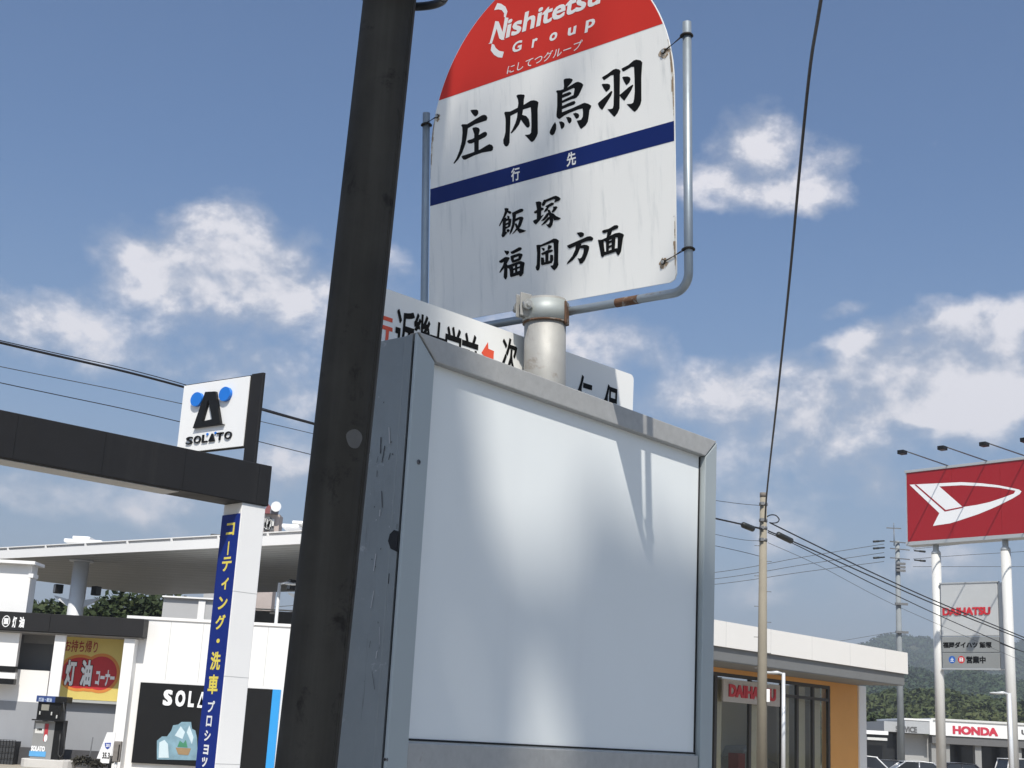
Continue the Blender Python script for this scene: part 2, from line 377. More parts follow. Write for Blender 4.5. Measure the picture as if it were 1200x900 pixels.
sign = empty('bus_stop_sign', (.064, 2.80, 0), 'round-topped white and red bus stop sign on a galvanised pole above the grey box', 'bus stop sign')
pc = Vector((.0645, 2.835, 2.4956)); pc = Plane(bp(0, 0, .1), bd, Z3).hit(639, 352)
pb = Plane(bp(0, 0, .1), bd, Z3).hit(638.3, 452); pdir = (pc-pb).normalized(); prad = .0445
base = pb - pdir*((pb.z-.12)/pdir.z)
m = MB(); m.tube([base, pb, pc], prad, 40, caps=True); pole_o = m.build('pole', M_steel, sign)
# clamp band round the pole head with two ears and a bolt
m = MB(); b0, b1 = pc-pdir*.052, pc-pdir*.006
m.tube([b0, b1], prad+.0035, 40); 
clamp = m.build('clamp', mat('clamp_steel', (.40, .43, .42), .55, .3, .08, 30, dirt=((.2, .11, .06), 14, .58, .7)), sign)
m = MB(); m.tube([b0-pdir*.001, b0+pdir*.0025], prad+.0040, 40); m.build('rust_ring', M_rust, clamp)
vd = (EYE-pc); vd.z = 0; vd.normalize(); rt = Vector((-vd.y, vd.x, 0)); 
if rt.x < 0: rt = -rt
ear = -rt*.86+vd*.5; ear.normalize(); et = ear.cross(Z3).normalized()
m = MB()
for k_e in (-.010, .008):
    m = MB(); m.cbox((b0+b1)/2+ear*(prad+.009)+et*k_e+pdir*.006, ear*.028, et*.004, pdir*.050); m.build('clamp_ear', M_steel, clamp, bevel=.0015)
m = MB(); c0 = (b0+b1)/2+ear*(prad+.011)+pdir*.004
m.tube([c0-et*.030, c0+et*.034], .0055, 12); m.tube([c0+et*.014, c0+et*.022], .0115, 6); m.tube([c0-et*.024, c0-et*.016], .0115, 6); m.tube([c0+et*.011, c0+et*.0135], .014, 20)
m.build('bolt', mat('bolt_zinc', (.42, .42, .40), .45, .6, .1, 60), clamp)
m = MB(); a = math.atan2(rt.y, rt.x); 
rk = rt*.93+vd*.3; rk.normalize(); m.cbox((b0+b1)/2+rk*(prad+.003)-pdir*.002, rk*.006, rk.cross(Z3)*.026, pdir*.050); m.build('rust_patch', M_rust, clamp, bevel=.003)
# U-shaped tube frame
k = SC
def sp(u, v, w=0): return SP.P(u*k, v*k, w)
fr = []; Rb = .028
L_, R_, B_ = -.0165, .5695, -.0165
fr.append(sp(L_-.0015, .3995)); fr.append(sp(L_, Rb+B_))
for i in range(1, 9): a = math.pi/2*i/8; fr.append(sp(L_+Rb-Rb*math.cos(a), B_+Rb-Rb*math.sin(a)))
fr.append(sp(.15, B_)); fr.append(sp(.4, B_))
for i in range(0, 9): a = math.pi/2*i/8; fr.append(sp(R_-Rb+Rb*math.sin(a), B_+Rb-Rb*math.cos(a)))
fr.append(sp(R_+.003, .4045))
TO = -.004
fr = [p+SP.N*TO for p in fr]
m = MB(); m.tube(fr, .0090, 20); frame = m.build('tube_frame', M_tube, sign)
m = MB(); m.tube([sp(.43, B_, TO), sp(.475, B_, TO)], .0094, 20, caps=False); m.build('rust_patch', M_rust, frame)
m = MB(); m.tube([sp(.32, B_, TO), sp(.335, B_, TO)], .0096, 20, caps=False); m.build('rust_patch', M_rust, frame)
def tie(uf, vf, uh, vh):
    m = MB(); pf = sp(uf, vf, TO); ph = sp(uh, vh, .004)
    ring = [pf+Vector((0, 0, 0))+(sU*math.cos(t)+sN*math.sin(t))*.0115+sV*.001*math.sin(t*2) for t in [2*math.pi*i/16 for i in range(17)]]
    m.tube(ring, .0026, 8); 
    for q in (-.0025, .0015): m.tube([pf+sN*.009+sV*q, (pf+ph)/2+sN*.004+sV*(-.001), ph+sV*q*.5], .0009, 6)
    m.tube([ph-sN*.006, ph+sN*.0005], .0055, 12)
    t = m.build('wire_tie', mat('dark_wire', (.03, .025, .022), .6, .4, .2, 80), sign)
    m = MB(); m.tube([ph-sN*.001, ph+sN*.003], .0036, 10); m.build('bolt', mat('bolt_zinc', (.42, .42, .40), .45, .6, .1, 60), t)
tie(R_+.002, .383, .531, .367); tie(R_, .047, .526, .033); tie(L_-.001, .377, .017, .384)
# board: flat enamel plate with semicircular head, 3 mm thick
W1 = .55; vc = .312; r_ = W1/2
def head(u0=0, u1=W1): return [(r_+r_*math.cos(t), vc+r_*math.sin(t)) for t in [math.pi*i/48 for i in range(49)]]
out = [(.012, 0)]; out += [(W1-.012, 0), (W1-.0035, .0035), (W1, .012)]
out += head(); out += [(0, .012), (.0035, .0035)]
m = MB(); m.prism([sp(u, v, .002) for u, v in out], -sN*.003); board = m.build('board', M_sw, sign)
# red head with the white boundary rising slightly
vr = .413
hd = [(r_+r_*math.cos(t), vc+r_*math.sin(t)) for t in [math.pi*i/96 for i in range(97)] if vc+r_*math.sin(t) > vr]
hd = [(u-(.0012 if u > r_ else -.0012), v) for u, v in hd]
x = math.sqrt(r_*r_-(vr-vc)**2); hd = [(r_+x-.001, vr)]+hd+[(r_-x+.001, vr)]
m = MB(); m.add([sp(u, v, .0024) for u, v in hd], [tuple(range(len(hd)))]); m.build('red_head', M_red, board, fix=False)
m = MB(); m.add([sp(u, v, .0024) for u, v in ((.0008, .2193), (W1-.0008, .2193), (W1-.0008, .2510), (.0008, .2510))], [(0, 1, 2, 3)]); m.build('blue_band', M_blue, board, fix=False)
# rust stained rims near the ties
M_rs = mat('rust_stain', (.34, .25, .16), .7, 0, .3, 60, dirt=((.70, .67, .60), 60, .48, .62))
m = MB()
def rim(u, v0, v1, w0, s):
    nseg = 14; rr = random.Random(int(u*100)+int(v0*1000))
    for i in range(nseg):
        a, b = v0+(v1-v0)*i/nseg, v0+(v1-v0)*(i+1)/nseg
        wa = w0*math.sin(math.pi*min(max(i/nseg, .04), .96))*rr.uniform(.6, 1.3); 
        def eu(v): return (r_+s*math.sqrt(max(r_*r_-(v-vc)**2, 0))) if v > vc else r_+s*r_
        m.add([sp(eu(a)-s*.0006, a, .00245), sp(eu(b)-s*.0006, b, .00245), sp(eu(b)-s*(.0006+wa), b, .00245), sp(eu(a)-s*(.0006+wa), a, .00245)], [(0, 1, 2, 3)])
for hu, hv_, hr_ in ((.531, .367, .014), (.526, .033, .012), (.017, .384, .010)):
    rr = random.Random(int(hu*1000)); c_ = sp(hu, hv_, .00262); P_ = [sp(hu+hr_/SC*math.cos(2*math.pi*i/20)*rr.uniform(.55, 1.1), hv_+hr_/SC*math.sin(2*math.pi*i/20)*rr.uniform(.6, 1.2)-.002, .00255) for i in range(20)]
    m.add(P_+[c_], [(i, (i+1) % 20, 20) for i in range(20)])
rim(W1, .25, .385, .0042, 1); rim(W1, .012, .10, .0035, 1); rim(0, .27, .39, .004, -1)
m.build('rust_stain', M_rs, board, fix=False)
KAN = [((525, 120), 11.25, [
 [(305,108),(325,100),(385,98),(408,112),(410,150),(390,178),(365,190),(340,165),(318,135)],
 [(182,305),(200,290),(262,290),(450,175),(485,165),(515,175),(530,205),(520,240),(490,250),(370,290),(262,350),(200,330)],
 [(182,305),(262,290),(272,345),(262,430),(240,550),(200,660),(150,750),(95,810),(80,805),(120,740),(160,640),(190,520),(200,400),(197,330)],
 [(330,350),(340,335),(380,328),(415,340),(430,365),(415,430),(415,640),(355,655),(355,420),(340,375)],
 [(262,515),(275,500),(330,485),(470,400),(500,388),(525,405),(525,435),(500,460),(420,500),(320,545),(285,545),(268,530)],
 [(188,712),(205,705),(300,675),(430,625),(520,570),(555,553),(590,565),(607,595),(600,630),(580,645),(460,665),(350,705),(240,758),(215,758),(195,735)]]),
 ((580, 105), 11.25, [
 [(132,310),(145,295),(210,292),(225,285),(312,240),(312,300),(215,350),(212,450),(205,600),(203,700),(185,740),(160,755),(140,745),(122,715),(118,670),(135,620),(148,560),(150,430),(148,380),(138,335)],
 [(292,85),(310,70),(350,65),(395,70),(402,85),(392,130),(388,205),(380,265),(375,300),(368,335),(420,350),(455,390),(468,440),(470,480),(455,502),(435,505),(410,480),(380,440),(352,400),(330,460),(280,530),(230,580),(215,575),(240,530),(280,440),(300,370),(308,300),(310,240),(318,180),(312,130),(300,105)],
 [(375,212),(478,150),(520,143),(560,152),(583,170),(582,190),(573,260),(574,400),(575,580),(560,620),(530,670),(498,697),(480,685),(430,630),(402,600),(440,598),(470,590),(485,570),(490,480),(488,330),(482,235),(375,268)]]),
 ((640, 85), 11.25, [
 [(240,110),(245,92),(270,82),(320,78),(355,90),(360,105),(340,140),(295,190),(275,222),(236,240),(245,180)],
 [(140,250),(155,238),(200,235),(240,225),(222,300),(220,440),(218,520),(235,570),(185,617),(165,608),(148,590),(145,560),(155,450),(155,350),(155,280)],
 [(195,235),(275,210),(400,132),(430,125),(475,140),(500,165),(490,195),(440,300),(410,335),(375,345),(372,295),(385,215),(370,208),(228,272),(205,290)],
 [(215,298),(235,290),(315,258),(340,265),(342,285),(310,305),(220,340),(210,325)],
 [(215,378),(230,368),(370,300),(420,325),(390,345),(345,355),(225,406),(212,395)],
 [(215,445),(240,435),(350,385),(385,378),(398,400),(380,425),(310,450),(218,488),(212,470)],
 [(185,617),(165,590),(200,545),(225,525),(350,475),(490,410),(520,402),(565,415),(605,440),(600,465),(580,500),(575,560),(560,650),(530,700),(475,745),(460,740),(435,690),(412,638),(440,632),(470,625),(492,585),(495,530),(490,478),(440,487),(330,530),(250,570)],
 [(55,800),(60,770),(95,700),(128,655),(143,690),(142,750),(120,810),(95,832),(70,825)],
 [(178,650),(215,648),(245,665),(255,690),(245,725),(215,752),(205,740),(195,700)],
 [(270,592),(310,588),(340,605),(347,630),(340,655),(318,678),(300,660),(285,620)],
 [(362,545),(400,533),(435,545),(447,570),(440,595),(412,615),(395,600),(380,570)]]),
 ((698, 65), 11.25, [
 [(93,295),(105,283),(170,245),(240,190),(275,178),(320,188),(338,210),(330,250),(328,500),(325,700),(300,760),(262,810),(248,808),(200,755),(165,712),(215,708),(235,700),(245,660),(250,500),(248,380),(245,262),(215,265),(125,328),(112,325)],
 [(88,385),(105,377),(160,375),(195,385),(203,410),(195,445),(155,482),(145,482),(115,440)],
 [(38,640),(50,622),(150,535),(215,470),(232,480),(215,530),(160,620),(100,718),(88,718),(60,690)],
 [(350,180),(362,170),(440,130),(510,70),(545,58),(600,68),(625,95),(620,160),(612,300),(613,600),(600,650),(560,715),(525,748),(505,735),(450,680),(418,645),(480,640),(505,625),(515,580),(525,480),(522,300),(515,155),(480,155),(380,215),(365,212)],
 [(360,292),(375,283),(430,280),(462,292),(470,320),(455,360),(420,393),(405,385),(380,340)],
 [(322,525),(345,508),(440,425),(495,388),(507,398),(480,460),(430,540),(390,598),(375,592),(345,560)]])]
SMALL = [((580, 225), 15, [
 [(185,295),(215,285),(250,295),(245,330),(195,430),(150,510),(95,605),(92,590),(125,520),(170,420),(195,340)],
 [(240,330),(290,345),(300,370),(280,388),(250,370),(225,345)],
 [(165,470),(210,450),(200,560),(200,700),(230,715),(170,790),(150,798),(135,770),(150,700),(155,560)],
 [(235,420),(265,430),(265,460),(240,470)],
 [(200,480),(255,465),(300,480),(295,530),(280,610),(255,625),(205,650),(205,620),(250,600),(255,500),(205,515)],
 [(200,560),(255,535),(255,565),(200,590)], [(225,665),(255,655),(272,680),(250,710),(225,700)],
 [(320,370),(350,355),(460,300),(495,298),(512,320),(500,345),(380,395),(372,480),(350,600),(310,700),(275,750),(285,700),(320,580),(330,450)],
 [(365,480),(450,440),(490,437),(512,460),(500,500),(465,600),(430,650),(400,670),(350,720),(318,745),(370,680),(420,600),(450,500),(440,485),(375,515)],
 [(365,560),(390,555),(430,640),(500,665),(560,682),(520,705),(450,725),(420,690),(385,620)]]),
 ((580, 225), 15, [
 [(735,178),(790,168),(825,182),(822,300),(820,440),(755,500),(757,300),(742,220)],
 [(703,355),(720,340),(830,275),(865,285),(868,310),(800,350),(730,378),(708,370)],
 [(688,515),(705,500),(750,480),(810,440),(870,400),(800,500),(735,572),(705,550)],
 [(880,140),(905,140),(1050,80),(1085,70),(1140,95),(1165,125),(1140,155),(1060,185),(1080,130),(1050,125),(910,180),(880,240),(855,250),(840,220),(865,170)],
 [(905,255),(1010,190),(1045,195),(1040,225),(960,270),(920,340),(880,360),(900,310),(930,275)],
 [(940,310),(975,320),(1010,400),(1035,500),(1020,580),(985,630),(960,625),(915,575),(960,570),(985,530),(975,430)],
 [(970,360),(940,440),(880,500),(830,512),(890,440),(930,380)], [(985,440),(960,490),(900,555),(830,590),(890,520),(950,450)],
 [(1040,262),(1090,255),(1110,270),(1080,320),(1030,365),(1015,350),(1045,300)], [(1000,370),(1040,385),(1090,430),(1170,465),(1130,490),(1060,500),(1030,450)]]),
 ((580, 270), 15, [
 [(180,358),(250,365),(260,395),(225,435),(200,400)],
 [(90,545),(110,530),(200,470),(255,475),(270,490),(250,530),(200,620),(150,690),(95,750),(110,710),(160,620),(180,550),(130,570),(100,568)],
 [(180,590),(215,590),(230,620),(225,820),(205,865),(190,855),(172,820),(180,700)], [(215,620),(260,610),(272,640),(265,670),(235,660)],
 [(290,380),(320,370),(440,300),(470,302),(482,325),(465,350),(330,415),(305,410)],
 [(290,460),(335,440),(345,550),(320,570),(300,520)], [(300,450),(440,405),(490,415),(495,440),(470,500),(460,520),(430,515),(435,450),(340,485)], [(320,560),(335,530),(440,490),(465,510),(440,535),(330,570)],
 [(255,620),(320,605),(335,700),(340,790),(305,825),(285,810),(280,720)], [(260,612),(460,540),(520,560),(532,580),(520,640),(510,760),(480,800),(455,812),(440,780),(455,720),(460,600),(440,590),(320,640)],
 [(370,590),(400,580),(405,780),(375,790)], [(320,680),(460,630),(460,660),(325,710)], [(310,790),(330,760),(450,710),(470,740),(440,780),(320,815)]]),
 ((580, 270), 15, [
 [(748,265),(790,255),(810,290),(808,400),(800,640),(790,690),(768,710),(745,695),(735,650),(755,600),(760,400)],
 [(755,258),(830,255),(1000,175),(1050,148),(1090,150),(1135,185),(1125,240),(1120,500),(1125,610),(1100,660),(1060,700),(1030,680),(990,625),(1040,615),(1055,560),(1060,400),(1050,220),(1020,215),(820,290)],
 [(835,310),(880,315),(885,355),(865,362)], [(960,260),(1010,275),(1000,310),(950,345),(945,310)], [(830,410),(940,350),(1020,340),(1030,365),(1000,385),(850,435)],
 [(905,390),(950,390),(950,590),(905,590)], [(828,480),(865,480),(880,540),(870,600),(830,605)], [(830,580),(1000,530),(1005,575),(850,612)], [(990,430),(1030,435),(1035,520),(1010,575),(985,570)]]),
 ((660, 255), 15, [
 [(255,270),(330,258),(370,275),(375,310),(350,340),(315,348),(285,310)],
 [(85,495),(110,485),(300,400),(450,335),(490,330),(530,355),(538,380),(520,405),(440,410),(330,450),(130,545),(100,525)],
 [(245,480),(330,460),(310,530),(260,650),(180,750),(80,820),(100,780),(180,680),(230,570)],
 [(310,500),(380,480),(430,485),(465,510),(465,550),(430,660),(390,750),(345,805),(310,810),(295,760),(270,715),(310,725),(345,700),(375,620),(382,545),(320,535),(290,540)]]),
 ((660, 255), 15, [
 [(700,245),(720,225),(820,200),(920,140),(960,135),(980,160),(970,190),(870,230),(750,270),(715,270)],
 [(800,250),(870,225),(850,300),(800,345),(780,360)],
 [(630,395),(720,390),(725,500),(740,610),(730,670),(710,697),(685,680),(660,540)],
 [(700,390),(790,350),(930,280),(1000,268),(1050,285),(1078,310),(1060,360),(1040,500),(1025,600),(990,660),(965,650),(945,600),(975,540),(980,350),(930,345),(760,425)],
 [(770,400),(815,390),(810,600),(775,615)], [(870,370),(930,350),(915,560),(870,570)], [(815,420),(870,400),(870,430),(815,460)], [(815,500),(870,480),(870,510),(815,540)],
 [(720,610),(780,600),(870,565),(960,540),(980,570),(945,600),(735,665)]])]
for ki, (org, kk, pl_) in enumerate(KAN+SMALL):
    m = MB(); polys_px(m, SP, pl_, org, kk, lift=.0024, step=8e-6)
    if ki >= len(KAN):
        for q_, (dx_, dy_) in enumerate(((.35, 0), (-.35, 0), (0, .3))): polys_px(m, SP, pl_, (org[0]+dx_, org[1]+dy_), kk, lift=.0026+q_*.0002, step=8e-6)
    o = m.build('lettering', M_ink, board, fix=False); tri_fix(o)
m = MB()
char_c(m, SP, '行', 605, 204.5, .0200*k, .0235*k, bold=.025, lift=.0028); m.build('lettering', mat('sign_white_lettering', (.80, .79, .77), .45, 0, .02, 9), board, fix=False); m = MB(); char_c(m, SP, '先', 670.5, 186.5, .0200*k, .0235*k, bold=.025, lift=.0028); m.build('lettering', MATS['sign_white_lettering'], board, fix=False)
m = MB()
LG = [[(150,92),(178,30),(212,36),(250,62),(267,102),(252,158),(236,152),(238,120),(218,92),(188,85)],
 [(98,388),(112,378),(150,235),(160,188),(190,192),(170,262),(130,385)], [(158,200),(190,192),(225,285),(240,352),(215,353),(195,340)], [(245,155),(277,160),(236,350),(214,350)],
 [(130,388),(150,395),(165,425),(195,450),(236,458),(222,510),(185,506),(150,485),(120,445)]]
polys_px(m, SP, LG, (560, 0), 7.5, lift=.0027)
M_let = mat('sign_white_lettering', (.80, .79, .77), .45, 0, .02, 9)
o = m.build('lettering', M_let, board, fix=False); tri_fix(o)
def sign_text(txt, xa, ya, xb, yb, h, **kw):
    u0, v0 = SP.uv(xa, ya); u1, v1 = SP.uv(xb, yb); vm = (v0+v1)/2
    m = MB(); text_in(m, SP, txt, u0, vm, u1, vm+h, lift=.0028, **kw); return m.build('lettering', M_let, board, fix=False)
sign_text('ishitetsu', 595, 44, 706, 5.2, .0345*k, bold=.026, shear=.22)
for ch, x0_, y0_, x1_, y1_, hh in (('G', 601.5, 63, 612.5, 58.8, .0185), ('r', 624.5, 57, 630.5, 54, .0150), ('o', 645, 49.2, 654, 46.5, .0140), ('u', 666.5, 43, 676, 39.8, .0140), ('p', 687, 40, 698, 34.2, .0205)):
    sign_text(ch, x0_, y0_, x1_, y1_, hh*k, bold=.03, shear=.18)
sign_text('にしてつグループ', 595.5, 86.5, 683, 58.5, .0155*k, bold=.004, shear=.25)

# ================================================================== ROUTE PLATE behind the box
pd = azv(44.6)
rp0 = bp(.45, 0, .1)+bs*(.0445+.012)
RP = Plane(rp0, pd, Z3)
ut, vt = RP.uv(740, 438); ul_, vl_ = RP.uv(452, 339); uL = RP.uv(400, 380)[0]; uR = RP.uv(742.3, 455)[0]
vtop = (vt+vl_)/2; vbot = vtop-.17
plate = empty('route_plate', RP.P((uL+uR)/2, vbot), 'long narrow white plate with kanji showing above the top edge of the grey box', 'route plate')
rc = .012
def rr_poly(u0, v0, u1, v1, r, nseg=6):
    P = []
    for cx, cy, a0 in ((u1-r, v1-r, 0), (u0+r, v1-r, 90), (u0+r, v0+r, 180), (u1-r, v0+r, 270)):
        for i in range(nseg+1): a = rad(a0+90*i/nseg); P.append((cx+r*math.cos(a), cy+r*math.sin(a)))
    return P
m = MB(); m.prism([RP.P(u, v, 0) for u, v in rr_poly(uL, vbot, uR, vtop, rc)], -RP.N*.003)
M_rp = mat('plate_white', (.82, .82, .80), .4, 0, .02, 4)
m.build('board', M_rp, plate)
for ch, x, yt, w, h in (('近', 476, 363.5, .050, .105), ('畿', 495.5, 368.5, .047, .105), ('大', 514.5, 377.5, .047, .105), ('学', 532, 383, .047, .105), ('前', 551.5, 391, .047, .105), ('次', 598, 396.5, .047, .078), ('仁', 686, 440.5, .052, .095), ('保', 716.5, 451.5, .050, .095)):
    u, v = RP.uv(x, yt); m = MB(); text_in(m, RP, ch, u-w/2, v-h, u+w/2, v, bold=.022, lift=.0006); m.build('lettering', M_ink, plate, fix=False)
m = MB(); u, v = RP.uv(450, 367.5); text_in(m, RP, '行', u-.032, v-.066, u+.024, v, bold=.03, lift=.0006); m.build('lettering', mat('vermilion_ink', (.75, .09, .04), .5), plate, fix=False)
m = MB(); polys_px(m, RP, [[(230,545),(355,340),(362,470),(470,515),(462,612),(232,555)], [(232,555),(462,612),(462,660),(420,760)]], (550, 380), 16.36, lift=.0006)
o = m.build('arrow', MATS['vermilion_ink'], plate, fix=False); tri_fix(o)
m = MB(); m.cbox(RP.P(RP.uv(640, 400)[0], vtop-.08, -.02), pd*.10, RP.N*.03, Z3*.02); m.build('bracket', M_steel, plate)

# ================================================================== DARK POLE in the foreground
D1 = 1.75
pt, pbm = atY(461, -40, D1), atY(358.5, 900, D1)
dr = (pt-pbm).normalized(); base = pbm - dr*((pbm.z-.12)/dr.z); top = pt+dr*3.2
def wpx(y, w):  # radius from pixel width on the pole
    p = atY(455-(y)*.1072, y, D1); return w/2*((p-EYE).dot(_z_world))/FPX
_z_world = RW @ Vector((0, 0, 1))
r0, r1 = wpx(0, 62)*.995, wpx(900, 73)*.995
L0 = (pt-base).length; Lb = (pbm-base).length
def rad_at(t): return r1+(r0-r1)*(t-Lb)/(L0-Lb)
dp = empty('lamp_post', base, 'dark brown steel pole leaning in the foreground left of the box', 'pole')
m = MB(); ts = [0, Lb, (Lb+L0)/2, L0, L0+1.6, L0+3.2]; m.tube([base+dr*t for t in ts], [rad_at(t) for t in ts], 64)
M_dp = mat('dark_brown_pole_paint', (.044, .040, .033), .7, 0, .3, 9, bump=.0006, bscale=90, spec=.22, streak=((.075, .070, .060), 30, .42, .80, .45), dirt=((.013, .011, .009), 14, .55, .68))
m.build('shaft', M_dp, dp)
m = MB(); vw0 = (EYE-(base+dr*Lb)); vw0 = (vw0-vw0.dot(dr)*dr).normalized(); sd0 = dr.cross(vw0); sd0 = sd0 if sd0.x > 0 else -sd0
for an in (.98, 1.10):
    dd = sd0*math.sin(an)+vw0*math.cos(an); m.tube([base+dr*t+dd*(rad_at(t)-.0003) for t in ts], .0012, 6)
m.build('weld_seam', M_dp, dp)
# cable loop strapped round the pole at the top of the picture
c = atY(462, -14, D1); ctr = c + Vector((0.012, 0, 0)); m = MB()
rg = [ctr + (Vector((1, 0, 0))*math.cos(t)*.060 + Vector((0, 1, 0))*math.sin(t)*.060 + Vector((0, 0, 1))*(.016*math.sin(t)-.004)) + Vector((.0, 0, -.006)) for t in [2*math.pi*i/40 for i in range(41)]]
m.tube(rg, .0062, 12); m.build('cable_loop', mat('black_rubber', (.03, .03, .03), .5, 0, .1, 30), dp)
# worn sticker left on the paint
stp = atY(415, 520, D1); ax = dr; vw = (EYE-stp).normalized(); vw = (vw-vw.dot(ax)*ax).normalized(); side = ax.cross(vw); 
if side.x < 0: side = -side
tt = (stp-base).dot(ax); cen = base+ax*tt; R1 = rad_at(tt)+.0004; m = MB()
aoff = math.asin(max(-1, min(1, (stp-cen).dot(side)/R1)))
N_ = 10; vs = []
for i in range(24):
    a = 2*math.pi*i/24; da = math.cos(a)*.0115/R1*(1+.1*math.sin(3*a)); h_ = math.sin(a)*.0125
    th = aoff+da; vs.append(cen+ax*h_+(side*math.sin(th)+vw*math.cos(th))*R1)
vs.append(cen+(side*math.sin(aoff)+vw*math.cos(aoff))*(R1+.0002))
m.add(vs, [(i, (i+1) % 24, 24) for i in range(24)], 0, True); m.build('sticker_residue', mat('sticker_residue', (.10, .095, .088), .6, 0, .15, 60), dp, fix=False)

# ================================================================== GAS STATION : entrance gate, sign, canopy
M_band = mat('banner_blue', (.006, .024, .20), .5, 0, .05, 2, spec=.2)
M_yel = mat('banner_yellow', (.80, .66, .10), .5, 0, .03, 4)
gd, gb = azv(46), azv(-44)
GO = atY(284, 588.5, 19.0); FP = Plane(GO, gd, Z3); BP = Plane(GO, azv(136), Z3)
ZB = GO.z                                  # underside of the beam
wF = FP.uv(310.9, 600)[0]; wB = -BP.uv(261.4, 604)[0]
gate = empty('entrance_gate', Vector((GO.x, GO.y, 0)), 'black beam on a white pylon with a blue vertical banner at the fuel station entrance', 'entrance gate')
def gp(u, z, s): return Vector((GO.x, GO.y, 0))+gd*u+gb*s+Z3*z
m = MB(); m.box(gp(0, 0, 0), gd*wF, gb*wB, Z3*ZB)
pyl = m.build('pylon', M_clad, gate, bevel=.01)
m = MB()
for zz in (1.05, 2.2, 3.35): m.box(gp(.002, zz, -.0015), gd*(wF-.004), gb*.001, Z3*.008); m.box(gp(-.0015, zz, .002), gd*.001, gb*(wB-.004), Z3*.008)
m.build('joint', mat('joint_grey', (.45, .45, .44), .7), pyl)
uE = FP.uv(316.5, 560)[0]; zT = FP.P(0, FP.uv(316.5, 546.4)[1]).z; uL0 = FP.uv(0, 500)[0]-7.0
m = MB(); m.box(gp(uL0, ZB+.002, -.03), gd*(uE-uL0), gb*(wB+.06), Z3*(zT-ZB)); beam = m.build('beam', M_black, gate, bevel=.012)
m = MB(); q = uL0
while q < uE-1.2: q += 1.2; m.box(gp(q, ZB+.01, -.0315), gd*.006, gb*.001, Z3*(zT-ZB-.02))
m.build('joint', M_blackp, beam)
m = MB(); m.box(gp(uL0+.3, ZB-.012, .03), gd*(-uL0-1.3), gb*(wB-.06), Z3*.010); m.build('soffit', mat('beam_underside', (.45, .45, .44), .45, .3, .1, 2), beam)
m = MB(); m.box(gp(uL0, 0, 0), gd*wF, gb*wB, Z3*ZB); m.build('pylon', M_clad, gate, bevel=.01)
# banner on the inner face of the pylon
u0b, _ = BP.uv(262, 607); zb1 = BP.P(0, BP.uv(272, 603)[1]).z
m = MB(); m.box(gp(-.018, .3, .012), gd*.016, gb*(wB-.02), Z3*(zb1-.3)); ban = m.build('banner', M_band, gate)
BPf = Plane(gp(-.018, 0, 0), azv(136), Z3)
YL = [('コ', 270.3, 620, 13, 15), ('テ', 265.9, 661, 15, 17), ('ィ', 263.8, 684, 11, 14), ('ン', 261.3, 706.5, 14, 15), ('グ', 258.4, 729, 15, 17), ('・', 255.8, 751, 5, 5), ('洗', 252.8, 774.5, 15.5, 21), ('車', 249.9, 802, 15.5, 22)]
WL = [('プ', 247.6, 828, 10.5, 13), ('ロ', 245.2, 845, 8.5, 12), ('シ', 243.3, 862, 9.5, 12), ('ョ', 241.6, 878.5, 8, 11), ('ッ', 239.8, 893, 8.5, 11), ('プ', 237.5, 911, 10.5, 12)]
dB = (BPf.hit(255, 700)-EYE).dot(_z_world)
cosb = abs((BPf.P(1, 0)-BPf.P(0, 0)).dot(RW @ Vector((1, 0, 0))))
for L, mm in ((YL, M_yel), (WL, M_winkS)):
    for ch, x, y, w, h in L: q = MB(); char_c(q, BPf, ch, x, y, w*dB/FPX/cosb*.93, h*dB/FPX, bold=.03, lift=.003); q.build('lettering', mm, ban, fix=False)
my = MB()
u, v = BPf.uv(267.7, 642.5); my.add([BPf.P(u-.011*1.4, v-.095, .003), BPf.P(u+.011*1.4, v-.095, .003), BPf.P(u+.011*1.4, v+.095, .003), BPf.P(u-.011*1.4, v+.095, .003)], [(0, 1, 2, 3)])
my.build('lettering', M_yel, ban, fix=False)

# ---- square sign standing on the beam
SPc = FP.off(-.06).hit(302, 500); SQ = Plane(SPc, azv(126), Z3)     # face plane, right edge at u=0
uTL, vTL = SQ.uv(216.5, 452); _, vTR = SQ.uv(302, 438); u0w, _ = SQ.uv(290, 480); _, vBR = SQ.uv(281.8, 523.5); uw1, _ = SQ.uv(214, 490)
vTR = (vTR+SQ.uv(290, 440.2)[1])/2
sgn = empty('square_sign', SQ.P(uTL/2, 0)-Z3*(SQ.P(0, 0).z-zT), 'square white illuminated sign with blue dots and black letters on top of the black beam', 'sign')
tk = Plane(SPc, azv(46), Z3).uv(311, 441)[0]
m = MB(); m.box(SQ.P(uTL-.01, vBR-.02), azv(126)*(-uTL+.01), azv(46)*tk, Z3*(vTR-vBR+.02)); case = m.build('casing', M_black, sgn, bevel=.008)
zpb = zT-.02
m = MB(); uu = SQ.uv(291, 480)[0]; m.box(SQ.P(uu, 0, .004)+Z3*(zpb-SPc.z), azv(126)*(-uu+.004), azv(46)*(tk+.004), Z3*(SPc.z+vTR+.012-zpb)); m.build('post', M_black, sgn, bevel=.008)
m = MB(); m.box(SQ.P(uTL+.012, vBR, .0), azv(126)*(u0w-uTL-.012), SQ.N*.022, Z3*(vTR-vBR-.02)); face = m.build('face_panel', mat('sign_face_white', (.83, .83, .82), .35, 0, .01, 3), sgn, bevel=.004)
SF = SQ.off(.024)
m = MB(); polys_px(m, SF, [[(315,300),(375,297),(380,325),(333,345),(297,472),(262,490),(242,512)], [(242,512),(262,490),(297,472),(355,460),(405,487),(420,487)], [(375,297),(405,487),(355,460),(333,345),(350,318)]], (180, 400), 5, lift=.0, thick=.045)
o = m.build('emblem', M_blackp, face); tri_fix(o)
